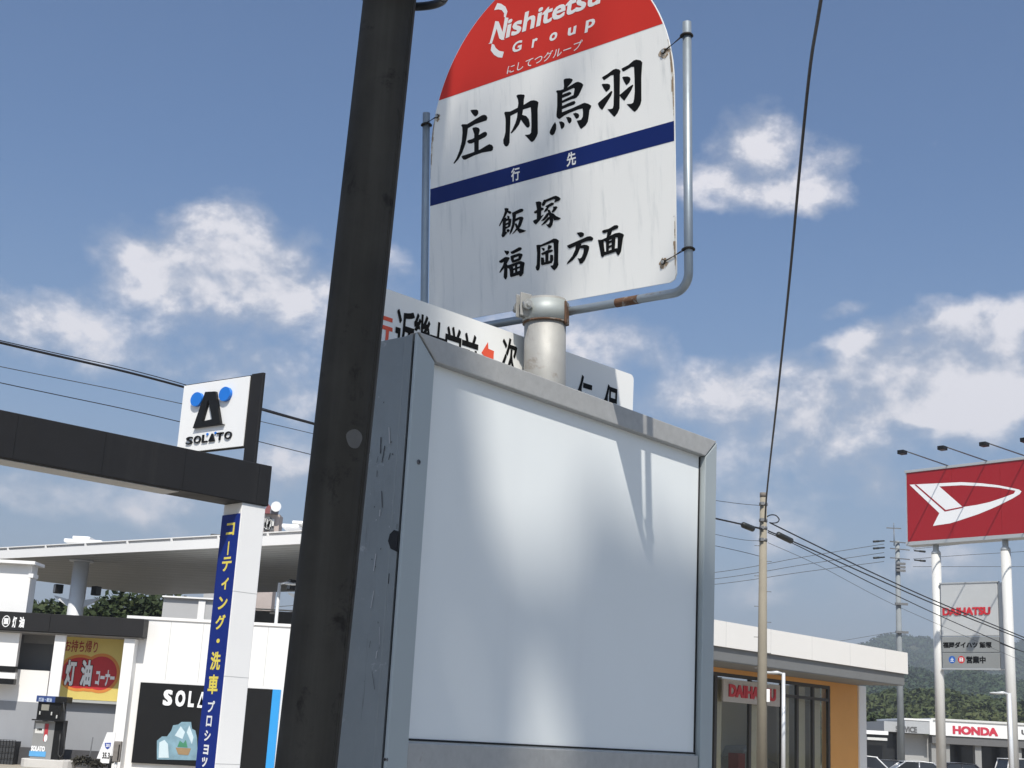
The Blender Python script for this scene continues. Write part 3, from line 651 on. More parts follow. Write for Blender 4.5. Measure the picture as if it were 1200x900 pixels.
for x, y in ((232.6, 468.6), (265.8, 462.4)):
    u, v = SF.uv(x, y); ru = abs(SF.uv(x+6.6, y)[0]-u)*.98; rv = .108
    m = MB(); m.prism([SF.P(u+ru*math.cos(2*math.pi*i/32), v+rv*math.sin(2*math.pi*i/32), 0) for i in range(32)], SF.N*.05)
    m.build('blue_dot', mat('emblem_blue', (.012, .17, .62), .4, 0, .03, 5), face)
m = MB(); a = SF.uv(217.5, 521.5); b = SF.uv(272.5, 514); 
hh = .115; L6 = 'SOLATO'; W6 = [1.0, 1.05, .85, .95, 1.0, 1.05]; tot = sum(W6); q = 0
for ch, w in zip(L6, W6):
    u0_ = a[0]+(b[0]-a[0])*(q+.08)/tot; u1_ = a[0]+(b[0]-a[0])*(q+w-.08)/tot; q += w
    vv = a[1]+(b[1]-a[1])*(q-w/2)/tot
    m = MB(); text_in(m, SF, 'Δ' if ch == 'A' else ch, u0_, vv, u1_, vv+hh, bold=.012, lift=0, thick=.02); m.build('lettering', M_blackp, face)
m = MB()
for x, y in ((243.5, 509), (253, 507.5)):
    u, v = SF.uv(x, y); m = MB(); m.prism([SF.P(u+.02*math.cos(2*math.pi*i/12), v+.02*math.sin(2*math.pi*i/12), 0) for i in range(12)], SF.N*.015); m.build('blue_dot', MATS['emblem_blue'], face)

# ---- big forecourt canopy
ZC = 7.3
A = atZ(-120, 660.6, ZC); B = atZ(430, 633.5, ZC); Dp = atZ(258, 707.2, ZC)
fd = (B-A); fd.z = 0; fl = fd.length; fd.normalize(); fb = Vector((-fd.y, fd.x, 0)); 
if fb.y < 0: fb = -fb
dep = (Dp-A).length*1.5
can = empty('forecourt_canopy', Vector((A.x, A.y, 0)), 'wide flat white canopy over the fuel forecourt behind the gate', 'canopy')
fdir = (Dp-A).normalized()
HF = .42
m = MB(); m.box(A+fdir*.05+fd*.05+Z3*.01, fd*(fl-.1), fdir*(dep*.5), Z3*.38); deck = m.build('roof_deck', M_clad, can)
m = MB(); m.box(A+fdir*.03+fd*.03+Z3*.001, fd*(fl-.06), fdir*(dep*.5), Z3*.008)
q = 0
sof = m.build('soffit', M_soffit, can)
m = MB(); k_ = int(dep*.5/.45)
for i in range(k_): m.box(A+fdir*(.3+i*.45)+fd*.1-Z3*.003, fd*(fl-.2), fdir*.02, Z3*.003)
m.build('soffit_seam', M_dgrey, sof)
m = MB(); m.box(A, fd*fl, fdir*.03, Z3*.32); m.build('fascia', M_clad, can)
m = MB(); m.box(A+Z3*.323+fdir*.05, fd*fl, fdir*.03, Z3*.09); m.build('gutter', mat('gutter_grey', (.42, .42, .42), .6), can)
m = MB(); m.box(A+Z3*.414, fd*fl, fdir*.06, Z3*.035); m.build('cap_rail', M_clad, can)
m = MB(); q = .4
while q < fl: m.box(A+fd*q+Z3*.32-fdir*.005, fd*.07, fdir*.05, Z3*.094); q += 2.35
m.build('cap_bracket', M_clad, can)
m = MB(); m.box(A-fd*.0, fd*.03, fdir*dep*.5, Z3*.3); m.build('end_fascia', M_clad, can)
def lampbox(p, dirx, parent):
    m = MB(); m.cbox(p, dirx*.30, dirx.cross(Z3)*.26, Z3*.34); o = m.build('floodlight', M_blackp, parent, bevel=.02)
    m = MB(); m.cbox(p-Z3*.0+dirx*.155, dirx*.01, dirx.cross(Z3)*.22, Z3*.28); m.build('lens', mat('lamp_glass', (.06, .065, .07), .15), o)
def column(px, py, r, nm='column'):
    c = atZ(px, py, ZC); m = MB(); m.tube([(c.x, c.y, 0), (c.x, c.y, ZC)], r, 32)
    o = m.build(nm, mat('column_white', (.62, .63, .64), .45, 0, .04, 2), can)
    m = MB(); m.tube([(c.x, c.y, ZC-.05), (c.x, c.y, ZC-.003)], r*1.55, 32); m.build('collar', MATS['column_white'], o)
    z = ZC-1.55
    for s in (-1, 1):
        m = MB(); m.prism([Vector((c.x, c.y, z-.25))+Vector((s*r*.8, -.05, 0)), Vector((c.x, c.y, z+.12))+Vector((s*(r+.55), -.05, 0)), Vector((c.x, c.y, z+.17))+Vector((s*(r+.55), -.05, 0)), Vector((c.x, c.y, z+.05))+Vector((s*r*.8, -.05, 0))], Vector((0, .1, 0))); m.build('bracket', MATS['column_white'], o)
    for s in (-1, 1): lampbox(Vector((c.x+s*(r+.42), c.y-.1, z+.42)), Vector((s*.8, -.6, 0)).normalized(), o)
column(96, 657, .30); column(372, 648, .30)
for (x, y, w, h, D) in ((102, 636.5, 44, 4, 54), (100, 632.5, 20, 3.4, 54.2), (343, 619, 20, 4, 47.5), (352, 615, 14, 3.5, 47.7)):
    p = atY(x, y, D); s = D/FPX; m = MB(); m.cbox(p, (w*s, 0, 0), (0, 1.2, 0), (0, 0, h*s)); m.build('roof_vent', M_clad, can, bevel=.03)

# ---- helpers for roughly frontal blocks given by two image corners (top left / bottom right)
def fb_box(m, x0, y0, x1, y1, D, depth, mi=0, zmin=None, zmax=None):
    ym = (y0+y1)/2
    k0 = (x0, ym); k1 = (x1, ym)
    a = atY(*k0, D).x; b = atY(*k1, D).x; xm = (x0+x1)/2
    zt_ = atY(xm, y0, D).z if zmax is None else zmax; zb_ = atY(xm, y1, D).z if zmin is None else zmin
    m.box((a, D, zb_), (b-a, 0, 0), (0, depth, 0), (0, 0, zt_-zb_), mi); return a, b, zb_, zt_
def FPl(D): return Plane((0, D, 0), (1, 0, 0), Z3)

# ---- kerosene kiosk
kio = empty('kerosene_kiosk', (atY(80, 800, 43).x, 43, 0), 'low kiosk building with a black fascia and a yellow and red kerosene board', 'kiosk')
zt1 = atY(100, 721.5, 43).z; zb1_ = atY(100, 743, 43).z; xr = atY(168, 735, 43).x; xl = atY(-60, 735, 43).x; xj = atY(58.5, 730, 43).x
m = MB(); m.box((xl, 43, zb1_), (xj-.004-xl, 0, 0), (0, 3.4, 0), (0, 0, zt1-zb1_)); m.build('fascia_panel', M_black, kio, bevel=.01)
m = MB(); m.box((xj+.004, 42.99, zb1_-.003), (xr-xj, 0, 0), (0, 3.4, 0), (0, 0, zt1-zb1_)); m.build('fascia_panel', M_black, kio, bevel=.01)
m = MB(); m.box((xl, 43.1, zb1_-.045), (xr-xl-.1, 0, 0), (0, 3.2, 0), (0, 0, .03)); m.build('soffit', mat('kiosk_soffit', (.30, .29, .28), .7), kio)
m = MB(); p41 = FPl(42.985)
text_px(m, p41, '灯', 13.8, 735.5, 20.3, 722.5, bold=.05, lift=.004); text_px(m, p41, '油', 21.6, 735.5, 29.5, 723, bold=.05, lift=.004)
u, v = p41.uv(7.2, 728); ro = .145
ring = [(u+ro*.86*math.cos(2*math.pi*i/32), v+ro*1.22*math.sin(2*math.pi*i/32)) for i in range(32)]; ri = [(u+ro*.70*math.cos(2*math.pi*i/32), v+ro*1.04*math.sin(2*math.pi*i/32)) for i in range(32)]
m.add([p41.P(*q, .004) for q in ring]+[p41.P(*q, .004) for q in ri], [(i, (i+1) % 32, 32+(i+1) % 32, 32+i) for i in range(32)])
text_in(m, p41, '園', u-.068, v-.095, u+.068, v+.095, bold=.04, lift=.004)
m.build('lettering', M_winkS, kio, fix=False)
# tall white block behind the fascia at the far left
m = MB(); a = atY(34, 690, 45); m.box((a.x-9, 45, 0), (9, 0, 0), (0, .6, 0), (0, 0, atY(38, 662, 45).z)); blk = m.build('rear_wall', M_clad, kio)
zt = atY(38, 661, 44.9).z; m = MB(); m.box((a.x-9, 44.75, zt-.02), (9.16, 0, 0), (0, 1.0, 0), (0, 0, .10)); m.build('coping', M_clad, blk)
c_ = atY(39, 675.5, 44.8); m = MB(); m.cbox(c_, (.16, 0, 0), (0, .5, 0), (0, 0, .13)); m.build('coping_end', M_clad, blk)
# lower walls: the left bay stands forward, the right bay is set back behind the board
m = MB(); zw = atY(40, 823, 43.9).z
zr0, zr1 = atY(42, 785.5, 43.9).z, zb1_-.05
xa, xb, xc = atY(25, 762, 43.9).x, atY(62, 765, 43.2).x, atY(72, 790, 43.2).x
m.box((xl-3, 43.9, zw), (xb-.25-(xl-3), 0, 0), (0, .4, 0), (0, 0, zr0-zw)); m.build('white_wall', M_clad, kio)
m = MB(); m.box((xl-3, 43.88, 0), (xb-.25-xl+3, 0, 0), (0, .4, 0), (0, 0, zw-.003)); m.build('grey_wall', M_grey, kio)
m = MB(); m.box((xb-.6, 44.42, 0), (xr-xb+.6, 0, 0), (0, .115, 0), (0, 0, zb1_-.06)); m.build('grey_wall', M_grey, kio)
m = MB(); m.box((xa-.3, 44.4, zr0-.35), (xb-xa+.6, 0, 0), (0, .05, 0), (0, 0, zr1-zr0+.35)); m.build('dark_opening', M_dgrey, kio)
m = MB(); m.box((xa-.1, 44.3, atY(42, 754, 44.3).z), (xb-xa+.2, 0, 0), (0, .05, 0), (0, 0, .28)); m.build('blind', mat('blind_grey', (.2, .2, .2), .7), kio)
m = MB(); m.box((xl, 43.3, atY(10, 781, 43.3).z), (atY(21, 760, 43.3).x-xl, 0, 0), (0, .2, 0), (0, 0, zb1_-.06-atY(10, 781, 43.3).z)); m.build('white_board', M_clad, kio)
for y0, y1, xe in ((780.5, 787.5, 18.7), (795.3, 801.8, 16.7)):
    m = MB(); z0, z1 = atY(8, y1, 43.28).z, atY(8, y0, 43.28).z; m.box((xl, 43.28, z0), (atY(xe, y0, 43.28).x-xl, 0, 0), (0, .21, 0), (0, 0, z1-z0)); m.build('black_stripe', M_blackp, kio)
m = MB(); z0, z1 = atY(8, 795.2, 43.3).z, atY(8, 787.6, 43.3).z; m.box((xl, 43.3, z0), (atY(18, 790, 43.3).x-xl, 0, 0), (0, .2, 0), (0, 0, z1-z0)); m.build('white_board', M_clad, kio)
m = MB(); m.box((xb, 43.2, zw), (xc-xb, 0, 0), (0, .08, 0), (0, 0, zb1_-.06-zw)); m.build('corner_post', M_clad, kio, bevel=.01)
xp0, xp1 = atY(139.5, 800, 43.15).x, atY(152.5, 800, 43.15).x
m = MB(); m.box((xp0, 43.15, 0), (xp1-xp0, 0, 0), (0, .45, 0), (0, 0, zb1_-.06)); m.build('white_column', M_clad, kio, bevel=.01)
yb = atY(142, 784, 44.25).x; zy1, zy0 = atY(108, 747, 44.25).z, atY(108, 820.5, 44.25).z; ya = atY(73.5, 783, 44.25).x
m = MB(); m.box((ya, 44.22, zy0), (yb-ya, 0, 0), (0, .06, 0), (0, 0, zy1-zy0)); yel = m.build('yellow_board', mat('board_yellow', (.66, .53, .15), .5, 0, .06, 1.5), kio)
m = MB(); m.box((ya-.05, 44.19, zy0-.09), (yb-ya+.1, 0, 0), (0, .12, 0), (0, 0, .08)); m.box((ya-.07, 44.19, zy0), (.06, 0, 0), (0, .12, 0), (0, 0, zy1-zy0)); m.box((yb+.01, 44.19, zy0), (.07, 0, 0), (0, .12, 0), (0, 0, zy1-zy0)); m.build('board_frame', mat('frame_grey', (.45, .46, .44), .5, .2), kio)
pY = FPl(44.215)
def blob(m, cs, grow, mi, lift):
    # union-like outline of two ellipses drawn as two overlapping discs
    for i, (x, y, rx, ry) in enumerate(cs):
        u, v = pY.uv(x, y); s = 44.215/FPX*1.02
        m.add([pY.P(u+(rx+grow)*s*math.cos(2*math.pi*j/40), v+(ry+grow)*s*math.sin(2*math.pi*j/40), lift+i*.0004) for j in range(40)], [tuple(range(40))], mi)
m = MB(); cs = [(93, 788.5, 20.5, 17), (118, 789, 18, 18.5), (106, 792, 22, 14)]
blob(m, cs, 3.3, 0, .002); blob(m, cs, 0, 1, .005)
o = m.build('red_emblem', [mat('emblem_orange', (.62, .22, .04), .5), mat('emblem_red', (.48, .02, .025), .5)], yel, fix=False); tri_fix(o)
m = MB(); text_px(m, pY, 'お持ち帰り', 75.5, 763.5, 115.5, 751.5, bold=.015, lift=.008); m.build('lettering', mat('maroon_ink', (.32, .03, .03), .5), yel, fix=False)
m = MB(); text_px(m, pY, '灯', 74.0, 804.5, 91.5, 772.5, bold=.085, lift=.008); text_px(m, pY, '油', 92.0, 804.8, 110.5, 772.5, bold=.085, lift=.008); m.build('lettering', M_ink, yel, fix=False)
m = MB(); text_px(m, pY, '灯', 75.0, 803.5, 90.8, 773.5, bold=.05, lift=.012); text_px(m, pY, '油', 93.0, 803.8, 109.7, 773.5, bold=.05, lift=.012); text_px(m, pY, 'コーナー', 111, 803.5, 135.5, 785.5, bold=.05, lift=.012); m.build('lettering', M_winkS, yel, fix=False)

# ---- white wall with the black sign face
wl = empty('service_bay_building', (atY(240, 800, 43.6).x, 43.6, 0), 'white service building with a black sign face and bright blue edge strip', 'building')
xw0, xw1 = atY(159, 760, 43.6).x, atY(420, 760, 43.6).x; zwt = atY(240, 729.5, 43.6).z
m = MB(); m.box((xw0-.35, 43.6, 0), (xw1-xw0, 0, 0), (0, 7, 0), (0, 0, zwt)); wall = m.build('wall', M_white, wl)
m = MB(); m.box((xw0-.38, 43.56, zwt+.002), (xw1-xw0+.06, 0, 0), (0, 7.1, 0), (0, 0, .09)); m.build('coping', M_clad, wl)
m = MB()
for q in range(1, 9): m.box((xw0+q*1.02, 43.594, 2.75), (.012, 0, 0), (0, .004, 0), (0, 0, zwt-2.78))
m.build('panel_joint', mat('joint_grey', (.45, .45, .44), .7), wall)
zbt = atY(240, 803.5, 43.5).z; xq0, xq1 = atY(163, 815, 43.5).x, atY(319, 815, 43.5).x
m = MB(); m.box((xq0, 43.50, .25), (xq1-xq0, 0, 0), (0, .095, 0), (0, 0, zbt-.25)); bf = m.build('black_face', M_blackp, wl)
m = MB(); xq2 = atY(328.5, 815, 43.5).x; m.box((xq1+.003, 43.48, .25), (xq2-xq1, 0, 0), (0, .115, 0), (0, 0, zbt-.25)); m.build('blue_strip', mat('strip_blue', (.03, .30, .68), .4, 0, .03, 2), wl)
p399 = FPl(43.495); m = MB()
for ch, xa_, ya_, xb_, yb_ in (('S', 190.5, 826.8, 203.3, 808.5), ('O', 204.8, 828, 218.3, 809.3), ('L', 220, 828.6, 229, 810), ('Δ', 231, 829.5, 243, 811), ('T', 245, 830, 256, 811.5), ('O', 258, 831, 271, 812)):
    m = MB(); text_px(m, p399, ch, xa_, ya_, xb_, yb_, bold=.05, lift=.0, thick=.03); m.build('lettering', M_winkS, bf)
ICE = [(184,890),(184,868),(190,863),(196,863),(201,856),(203,850),(209,849),(213,846),(224,846),(225,854),(229,856),(231,865),(232,891)]
m = MB(); m.prism([p399.P(*p399.uv(*q), .02) for q in ICE], p399.N*-.02); o = m.build('ice_picture', mat('ice_pale_blue', (.20, .33, .40), .5, 0, .25, 3), bf)
m = MB()
for i, q in enumerate([[(186,888),(187,870),(193,867),(197,872),(198,888)], [(205,862),(212,851),(217,858),(214,866)], [(219,858),(222,850),(227,864),(225,872)]]): m.prism([p399.P(*p399.uv(*t), .026) for t in q], p399.N*-.005)
m.build('ice_highlight', mat('ice_white', (.55, .66, .70), .5), o)
m = MB(); m.prism([p399.P(*p399.uv(*t), .027) for t in [(206,876),(224,877),(221,885),(209,884)]], p399.N*-.005); m.build('brown_boat', mat('boat_brown', (.30, .20, .10), .6), o)
m = MB(); m.prism([p399.P(*p399.uv(*t), .027) for t in [(208,875),(211,868),(215,871),(218,867),(220,876)]], p399.N*-.005); m.build('green_patch', mat('leaf_green', (.05, .22, .12), .6), o)

# ---- kerosene pump on its island
pump_y = 44.0
isl = MB(); a, b = atY(20, 890, 42.0).x, atY(83, 890, 42.0).x
pl_ = []
for i in range(9): t = math.pi/2+math.pi*i/8; pl_.append((a+.35+.35*math.cos(t), 42.5+.55*math.sin(t)))
for i in range(9): t = -math.pi/2+math.pi*i/8; pl_.append((b-.35+.35*math.cos(t), 42.5+.55*math.sin(t)))
zi_ = .25
isl.prism([Vector((x, y, 0)) for x, y in pl_], (0, 0, zi_)); tag(isl.build('pump_island', mat('island_concrete', (.55, .53, .50), .8, 0, .05, 3), bevel=.02), 'pale concrete island with rounded ends under the kerosene pump', 'kerb island')
pp_ = FPl(42.3)
pump = empty('kerosene_pump', (atY(55, 885, 42.45).x, 42.45, zi_), 'grey and black kerosene pump with a hose on a concrete island', 'fuel pump')
def zz(x, y, D=42.3): return atY(x, y, D).z
def xx(x, y, D=42.3): return atY(x, y, D).x
def pbx(name, x0, y0, x1, y1, D, dep_, mt, parent=pump, bv=.008):
    ym = (y0+y1)/2; xm = (x0+x1)/2; m = MB(); z0, z1 = max(zz(xm, y1, D), zi_ if parent is pump else 0), zz(xm, y0, D)
    m.box((xx(x0, ym, D), D, z0), (xx(x1, ym, D)-xx(x0, ym, D), 0, 0), (0, dep_, 0), (0, 0, z1-z0)); return m.build(name, mt, parent, bevel=bv)
M_pg = mat('pump_grey', (.25, .25, .245), .45, 0, .04, 5)
body = pbx('cabinet', 37.5, 845, 62, 890, 42.30, .5, M_pg)
hose_p = pbx('hose_panel', 60.5, 844, 72, 890, 42.31, .42, M_blackp)
headp = pbx('head', 43.5, 822, 71, 845, 42.27, .52, M_blackp)
topc = pbx('top_sign', 42.5, 815.8, 78, 823.2, 42.21, .6, mat('top_navy', (.02, .05, .18), .5))
pbx('top_sign_side', 64.5, 816.5, 78.3, 823.8, 42.20, .58, M_blackp)
pbx('display', 48.5, 825.5, 57.5, 832.5, 42.26, .02, mat('display_beige', (.25, .24, .20), .4), headp, .002)
pbx('shelf', 37, 843.5, 76, 845, 42.10, .3, M_blackp, pump, .003)
m = MB(); pT = FPl(42.205); text_px(m, pT, '灯油・軽油', 45, 822, 61, 818, bold=.03, lift=.003); m.build('lettering', mat('pale_blue_letter', (.45, .52, .65), .5), topc, fix=False)
pbx('notice', 41.5, 847.5, 51.5, 859.5, 42.29, .008, mat('paper_grey', (.62, .61, .58), .6), body, .001)
m = MB(); text_px(m, FPl(42.288), '使用説明', 43, 856, 49.5, 853.5, bold=.05, lift=.003); m.build('lettering', M_ink, body, fix=False)
pbx('red_badge', 51.8, 848, 56, 868.5, 42.29, .01, mat('badge_red', (.42, .03, .04), .5), body, .003)
m = MB(); pT = FPl(42.288); u, v = pT.uv(53.5, 865); m.add([pT.P(u+.05*math.cos(2*math.pi*i/20), v+.11*math.sin(2*math.pi*i/20), .004) for i in range(20)], [tuple(range(20))]); m.build('badge_dot', M_winkS, body, fix=False)
pbx('blue_base_band', 34, 880.3, 53.5, 886.5, 42.285, .02, mat('band_light_blue', (.10, .34, .62), .5), body, .002)
m = MB(); text_px(m, FPl(42.29), 'SOLATO', 36, 880, 53, 874.5, bold=.06, lift=.004); m.build('lettering', M_winkS, body, fix=False)
m = MB(); hp = [(74.5, 823), (75.3, 835), (75.0, 850), (75.3, 865), (75.5, 876), (74, 884), (70.5, 887.5), (68, 884), (69.5, 872), (70.5, 860)]
m.tube([atY(x, y, 42.17) for x, y in hp], .016, 10); m.build('hose', mat('black_rubber', (.03, .03, .03), .5, 0, .1, 30), pump)
m = MB()
for x, y in ((46.8, 835.5), (60.5, 836.3), (66.5, 840)): m = MB(); m.cbox(atY(x, y, 42.24), (.035, 0, 0), (0, .05, 0), (0, 0, .10)); m.build('nozzle_clip', mat('clip_white', (.55, .55, .52), .4), headp, bevel=.006)

# low dark crate and skirting near the pump
m = MB(); x0, x1 = atY(-12, 880, 43.2).x, atY(16.5, 880, 43.2).x; zc0, zc1 = .0, atY(5, 867, 43.2).z
cr = empty('mesh_crate', ((x0+x1)/2, 43.2, 0), 'dark wire mesh crate beside the kerosene pump', 'crate')
for i in range(9): m.box((x0+(x1-x0)*i/8, 43.2, 0), (.012, 0, 0), (0, .012, 0), (0, 0, zc1))
for i in range(5): m.box((x0, 43.195, zc1*i/4), (x1-x0+.012, 0, 0), (0, .005, 0), (0, 0, .012))
m.build('mesh_panel', M_blackp, cr)
m = MB(); m.box((x0, 43.23, 0), (x1-x0, 0, 0), (0, .5, 0), (0, 0, zc1*.96)); m.build('liner', mat('dark_liner', (.04, .042, .045), .7), cr)
m = MB(); m.box((x1+.02, 43.6, 0), (atY(135, 880, 43.6).x-x1, 0, 0), (0, .2, 0), (0, 0, atY(25, 875.5, 43.6).z)); tag(m.build('plinth', mat('dark_plinth', (.06, .06, .065), .7)), 'dark low plinth along the foot of the grey kiosk wall', 'plinth')
# low dark shrub with a stick (built after the leaf helper)
HEAP = atY(108, 890, 42.4)
# kilometre post and steel guard
KP = FPl(39.0)
kp = empty('kilometre_post', (atY(124, 890, 39).x, 39, 0), 'white kilometre marker with a blue route shield and black numbers', 'road marker')
KQ = [(125.5,858.2),(135.5,858.2),(134.2,868),(131.5,880),(129.5,892),(127.5,894.5),(119.5,894.2),(117.5,892.3),(117.8,889.2),(113.3,888.8)]
m = MB(); m.prism([KP.P(*KP.uv(*q), 0) for q in KQ], (0, .03, 0)); kbd = m.build('board', mat('marker_white', (.80, .80, .80), .45), kp)
m = MB(); m.prism([KP.P(*KP.uv(*q), .006) for q in [(122.8,870.5),(130.2,870.3),(129.6,874.5),(128.2,876.6),(126,878.2),(124,876.6),(123,874.5)]], (0, .004, 0)); m.build('route_shield', mat('shield_blue', (.02, .06, .32), .5), kbd)
m = MB(); text_px(m, KP, '201', 123.9, 875.3, 128.9, 871.8, bold=.03, lift=.008); m.build('lettering', M_winkS, kbd, fix=False)
m = MB(); text_px(m, KP, '35.3', 119.6, 888.8, 129, 882, bold=.03, lift=.008); m.build('lettering', M_ink, kbd, fix=False)
m = MB(); p = atY(129.5, 890, 39.04); m.tube([(p.x, p.y, 0), (p.x, p.y, p.z+.1)], .045, 12); m.build('post', M_blackp, kp)
m = MB(); a, b = atY(132.3, 880, 38.8), atY(141, 880, 38.8); z0, z1 = atY(136, 893, 38.8).z, atY(136, 868.5, 38.8).z
gs_ = empty('junction_box', (a.x, 38.8, 0), 'grey steel box on a post beside the kilometre marker', 'utility box')
m.box((a.x, 38.8, z0), (b.x-a.x, 0, 0), (0, .16, 0), (0, 0, z1-z0)); m.build('box', mat('steel_grey_brown', (.22, .20, .18), .6, .2, .2, 8), gs_, bevel=.02)
m = MB(); m.box((b.x-.055, 38.78, z0+.05), (.03, 0, 0), (0, .03, 0), (0, 0, (z1-z0)*.75)); m.build('strap', M_blackp, gs_)
m = MB(); m.tube([((a.x+b.x)/2, 38.9, 0), ((a.x+b.x)/2, 38.9, z0+.05)], .04, 10); m.build('post', mat('post_white', (.7, .7, .68), .5), gs_)

# ---- things behind the station
def simple_block(name, label, cat, x0, y0, x1, y1, D, dep_, mt, parts=None):
    e = empty(name, (atY((x0+x1)/2, 800, D).x, D, 0), label, cat); m = MB(); fb_box(m, x0, y0, x1, y1, D, dep_, zmin=0); m.build('wall', mt, e); return e
gbld = simple_block('grey_building', 'pale grey flat building seen under the canopy behind the fuel station', 'building', 190.8, 701, 262, 720, 72, 6, mat('far_grey_wall', (.42, .42, .42), .7, 0, .05, .5))
m = MB(); fb_box(m, 232, 704, 240, 722, 71.9, .08, zmin=2); m.build('pilaster', M_clad, gbld)
m = MB(); fb_box(m, 190, 699.6, 262, 701.4, 71.8, 6.2); m.build('coping', M_clad, gbld)
dbl = simple_block('dark_building', 'dark grey building in the shade under the right side of the canopy', 'building', 280, 716, 352, 735, 60, 5, M_dgrey)
m = MB(); fb_box(m, 280, 713.5, 352, 715.2, 59.9, .06); fb_box(m, 316, 717.5, 322, 719.5, 59.88, .06); m.build('rail', M_clad, dbl)
# street lamp under the canopy
def lamp(name, label, x0, y0, yb_, D, arm, r, group=None, base_r=None):
    t = atY(x0, y0, D); e = empty(name, (t.x, t.y, 0), label, 'street lamp', group)
    m = MB(); m.tube([(t.x, t.y, 0), (t.x, t.y, t.z)], [r*1.3, r], 12); m.build('pole', mat('lamp_pole_white', (.62, .63, .64), .4, .2, .05, 3), e)
    s = D/FPX; m = MB(); m.tube([(t.x, t.y, t.z-.04), (t.x+arm*s*.5, t.y, t.z+.02), (t.x+arm*s, t.y, t.z-.01)], r*.6, 8); m.build('arm', MATS['lamp_pole_white'], e)
    m = MB(); m.sphere((t.x+arm*s, t.y, t.z-.02), .1, seg=14, rings=8, sc=(2.6*abs(arm)/13, 1, .45)); m.build('lamp_head', mat('lamp_head_grey', (.45, .46, .46), .4), e)
    return e
lamp('street_lamp', 'slim white lamp pole standing just left of the dark leaning pole', 327.8, 683, 735, 46, 16, .055, 'slim street lamps')
# castle-like tower with dish
tw = empty('castle_tower', (atY(316, 800, 80).x, 80, 0), 'beige tower with a red pointed roof and a white dish above the canopy', 'tower')
m = MB(); a = atY(306, 620, 80); b = atY(326.5, 620, 80); zt_ = atY(318, 602.5, 80).z; m.box((a.x, 80, 0), (b.x-a.x, 0, 0), (0, 1.2, 0), (0, 0, zt_)); twb = m.build('wall', mat('tower_beige', (.42, .36, .33), .8, 0, .1, 1), tw)
m = MB(); PT = FPl(79.98); m.prism([PT.P(*PT.uv(x, y)) for x, y in [(309,622),(309.5,610),(312,606),(315.5,605),(319,608),(321,614),(321,622)]], (0, -.05, 0)); m.build('arch', M_dgrey, twb)
m = MB(); rr = random.Random(8)
for i in range(12): m.cbox(atY(rr.uniform(310, 320), rr.uniform(611, 618), 79.85), (.12, 0, 0), (0, .05, 0), (0, 0, rr.uniform(.2, .5)))
m.build('figure_ornament', mat('ornament_white', (.6, .6, .58), .6), twb)
ap = atY(314, 590, 80.5); m = MB(); zr_ = zt_+.0; xl_, xr_ = atY(309, 602, 80).x, atY(325, 602, 80).x
m.add([(xl_, 79.8, zr_), (xr_, 79.8, zr_), (xr_, 81.4, zr_), (xl_, 81.4, zr_), (ap.x, 80.6, ap.z)], [(0, 1, 4), (1, 2, 4), (2, 3, 4), (3, 0, 4), (3, 2, 1, 0)]); m.build('roof', mat('tower_red_roof', (.16, .045, .045), .8), tw)
m = MB(); dc = atY(323.5, 593.6, 79.4); m.tube([dc+Vector((0, .12, 0)), dc+Vector((0, .04, 0)), dc], [.05, .24, .30], 24); m.tube([dc+Vector((0, .1, 0)), (dc.x, 80.2, zt_)], .03, 8); m.build('dish', mat('dish_white', (.75, .75, .74), .5), tw)
m = MB(); m.cbox(atY(321.5, 599.5, 79.9), (.42, 0, 0), (0, .5, 0), (0, 0, .32)); m.build('turret', mat('turret_grey', (.16, .15, .17), .7), tw)
hr = empty('house_roof', (atY(252, 800, 85).x, 85, 0), 'dark gabled house roof just showing above the canopy beside the banner', 'house')
a, b, t1, t2 = atY(236, 640, 85), atY(276, 637, 85), atY(247.5, 625.5, 86.5), atY(270, 623.5, 86.5)
m = MB(); m.add([(a.x, 85, a.z), (b.x, 85, a.z), (b.x, 88, a.z), (a.x, 88, a.z), (t1.x, 86.5, t1.z), (t2.x, 86.5, t1.z)], [(0, 1, 5, 4), (2, 3, 4, 5), (1, 2, 5), (3, 0, 4)]); m.build('roof', mat('dark_tile', (.06, .062, .06), .7), hr)
m = MB(); m.box((a.x+.4, 85.3, 0), (b.x-a.x-.8, 0, 0), (0, 2.4, 0), (0, 0, a.z)); m.build('wall', mat('far_grey_wall', (.42, .42, .42), .7), hr)

# ================================================================== RIGHT SIDE : showroom
F0 = atY(1062, 790, 60); zf1 = atY(1062, 765, 60).z; zf0 = F0.z; fz = azv(43); fbk = Vector((-fz.y, fz.x, 0))
a = atZ(1013, 799.5, zf0); b = atZ(839, 782.2, zf0); 
fd2 = (a-b); fd2.z = 0; fd2.normalize()
back = 2.3; zg = atY(1058, 803, 60).z
PFc = Plane(F0+fbk*back, fz, Z3)
shw = empty('car_showroom', Vector((F0.x, F0.y, 0)), 'showroom with a deep white fascia, orange wall and tall windows beyond the grey box', 'building')
def sp2(u, z, w=0): return Vector((F0.x, F0.y, 0))+fz*u+Z3*z+fbk*w      # w away from the viewer
m = MB(); m.box(sp2(-24, zf0+.004), fz*24, fbk*(back+2.0), Z3*(zf1-zf0-.01)); m.build('roof', M_clad, shw)
m = MB(); m.box(sp2(-24, zf0, -.06), fz*24.05, fbk*.055, Z3*(zf1-zf0)); fas = m.build('fascia', mat('showroom_fascia', (.80, .78, .74), .5, 0, .02, .6), shw)
m = MB(); q = -23
while q < 0: m.box(sp2(q, zf0, -.0625), fz*.012, fbk*.002, Z3*(zf1-zf0)); q += 3.0
m.build('panel_joint', mat('joint_grey', (.45, .45, .44), .7), fas)
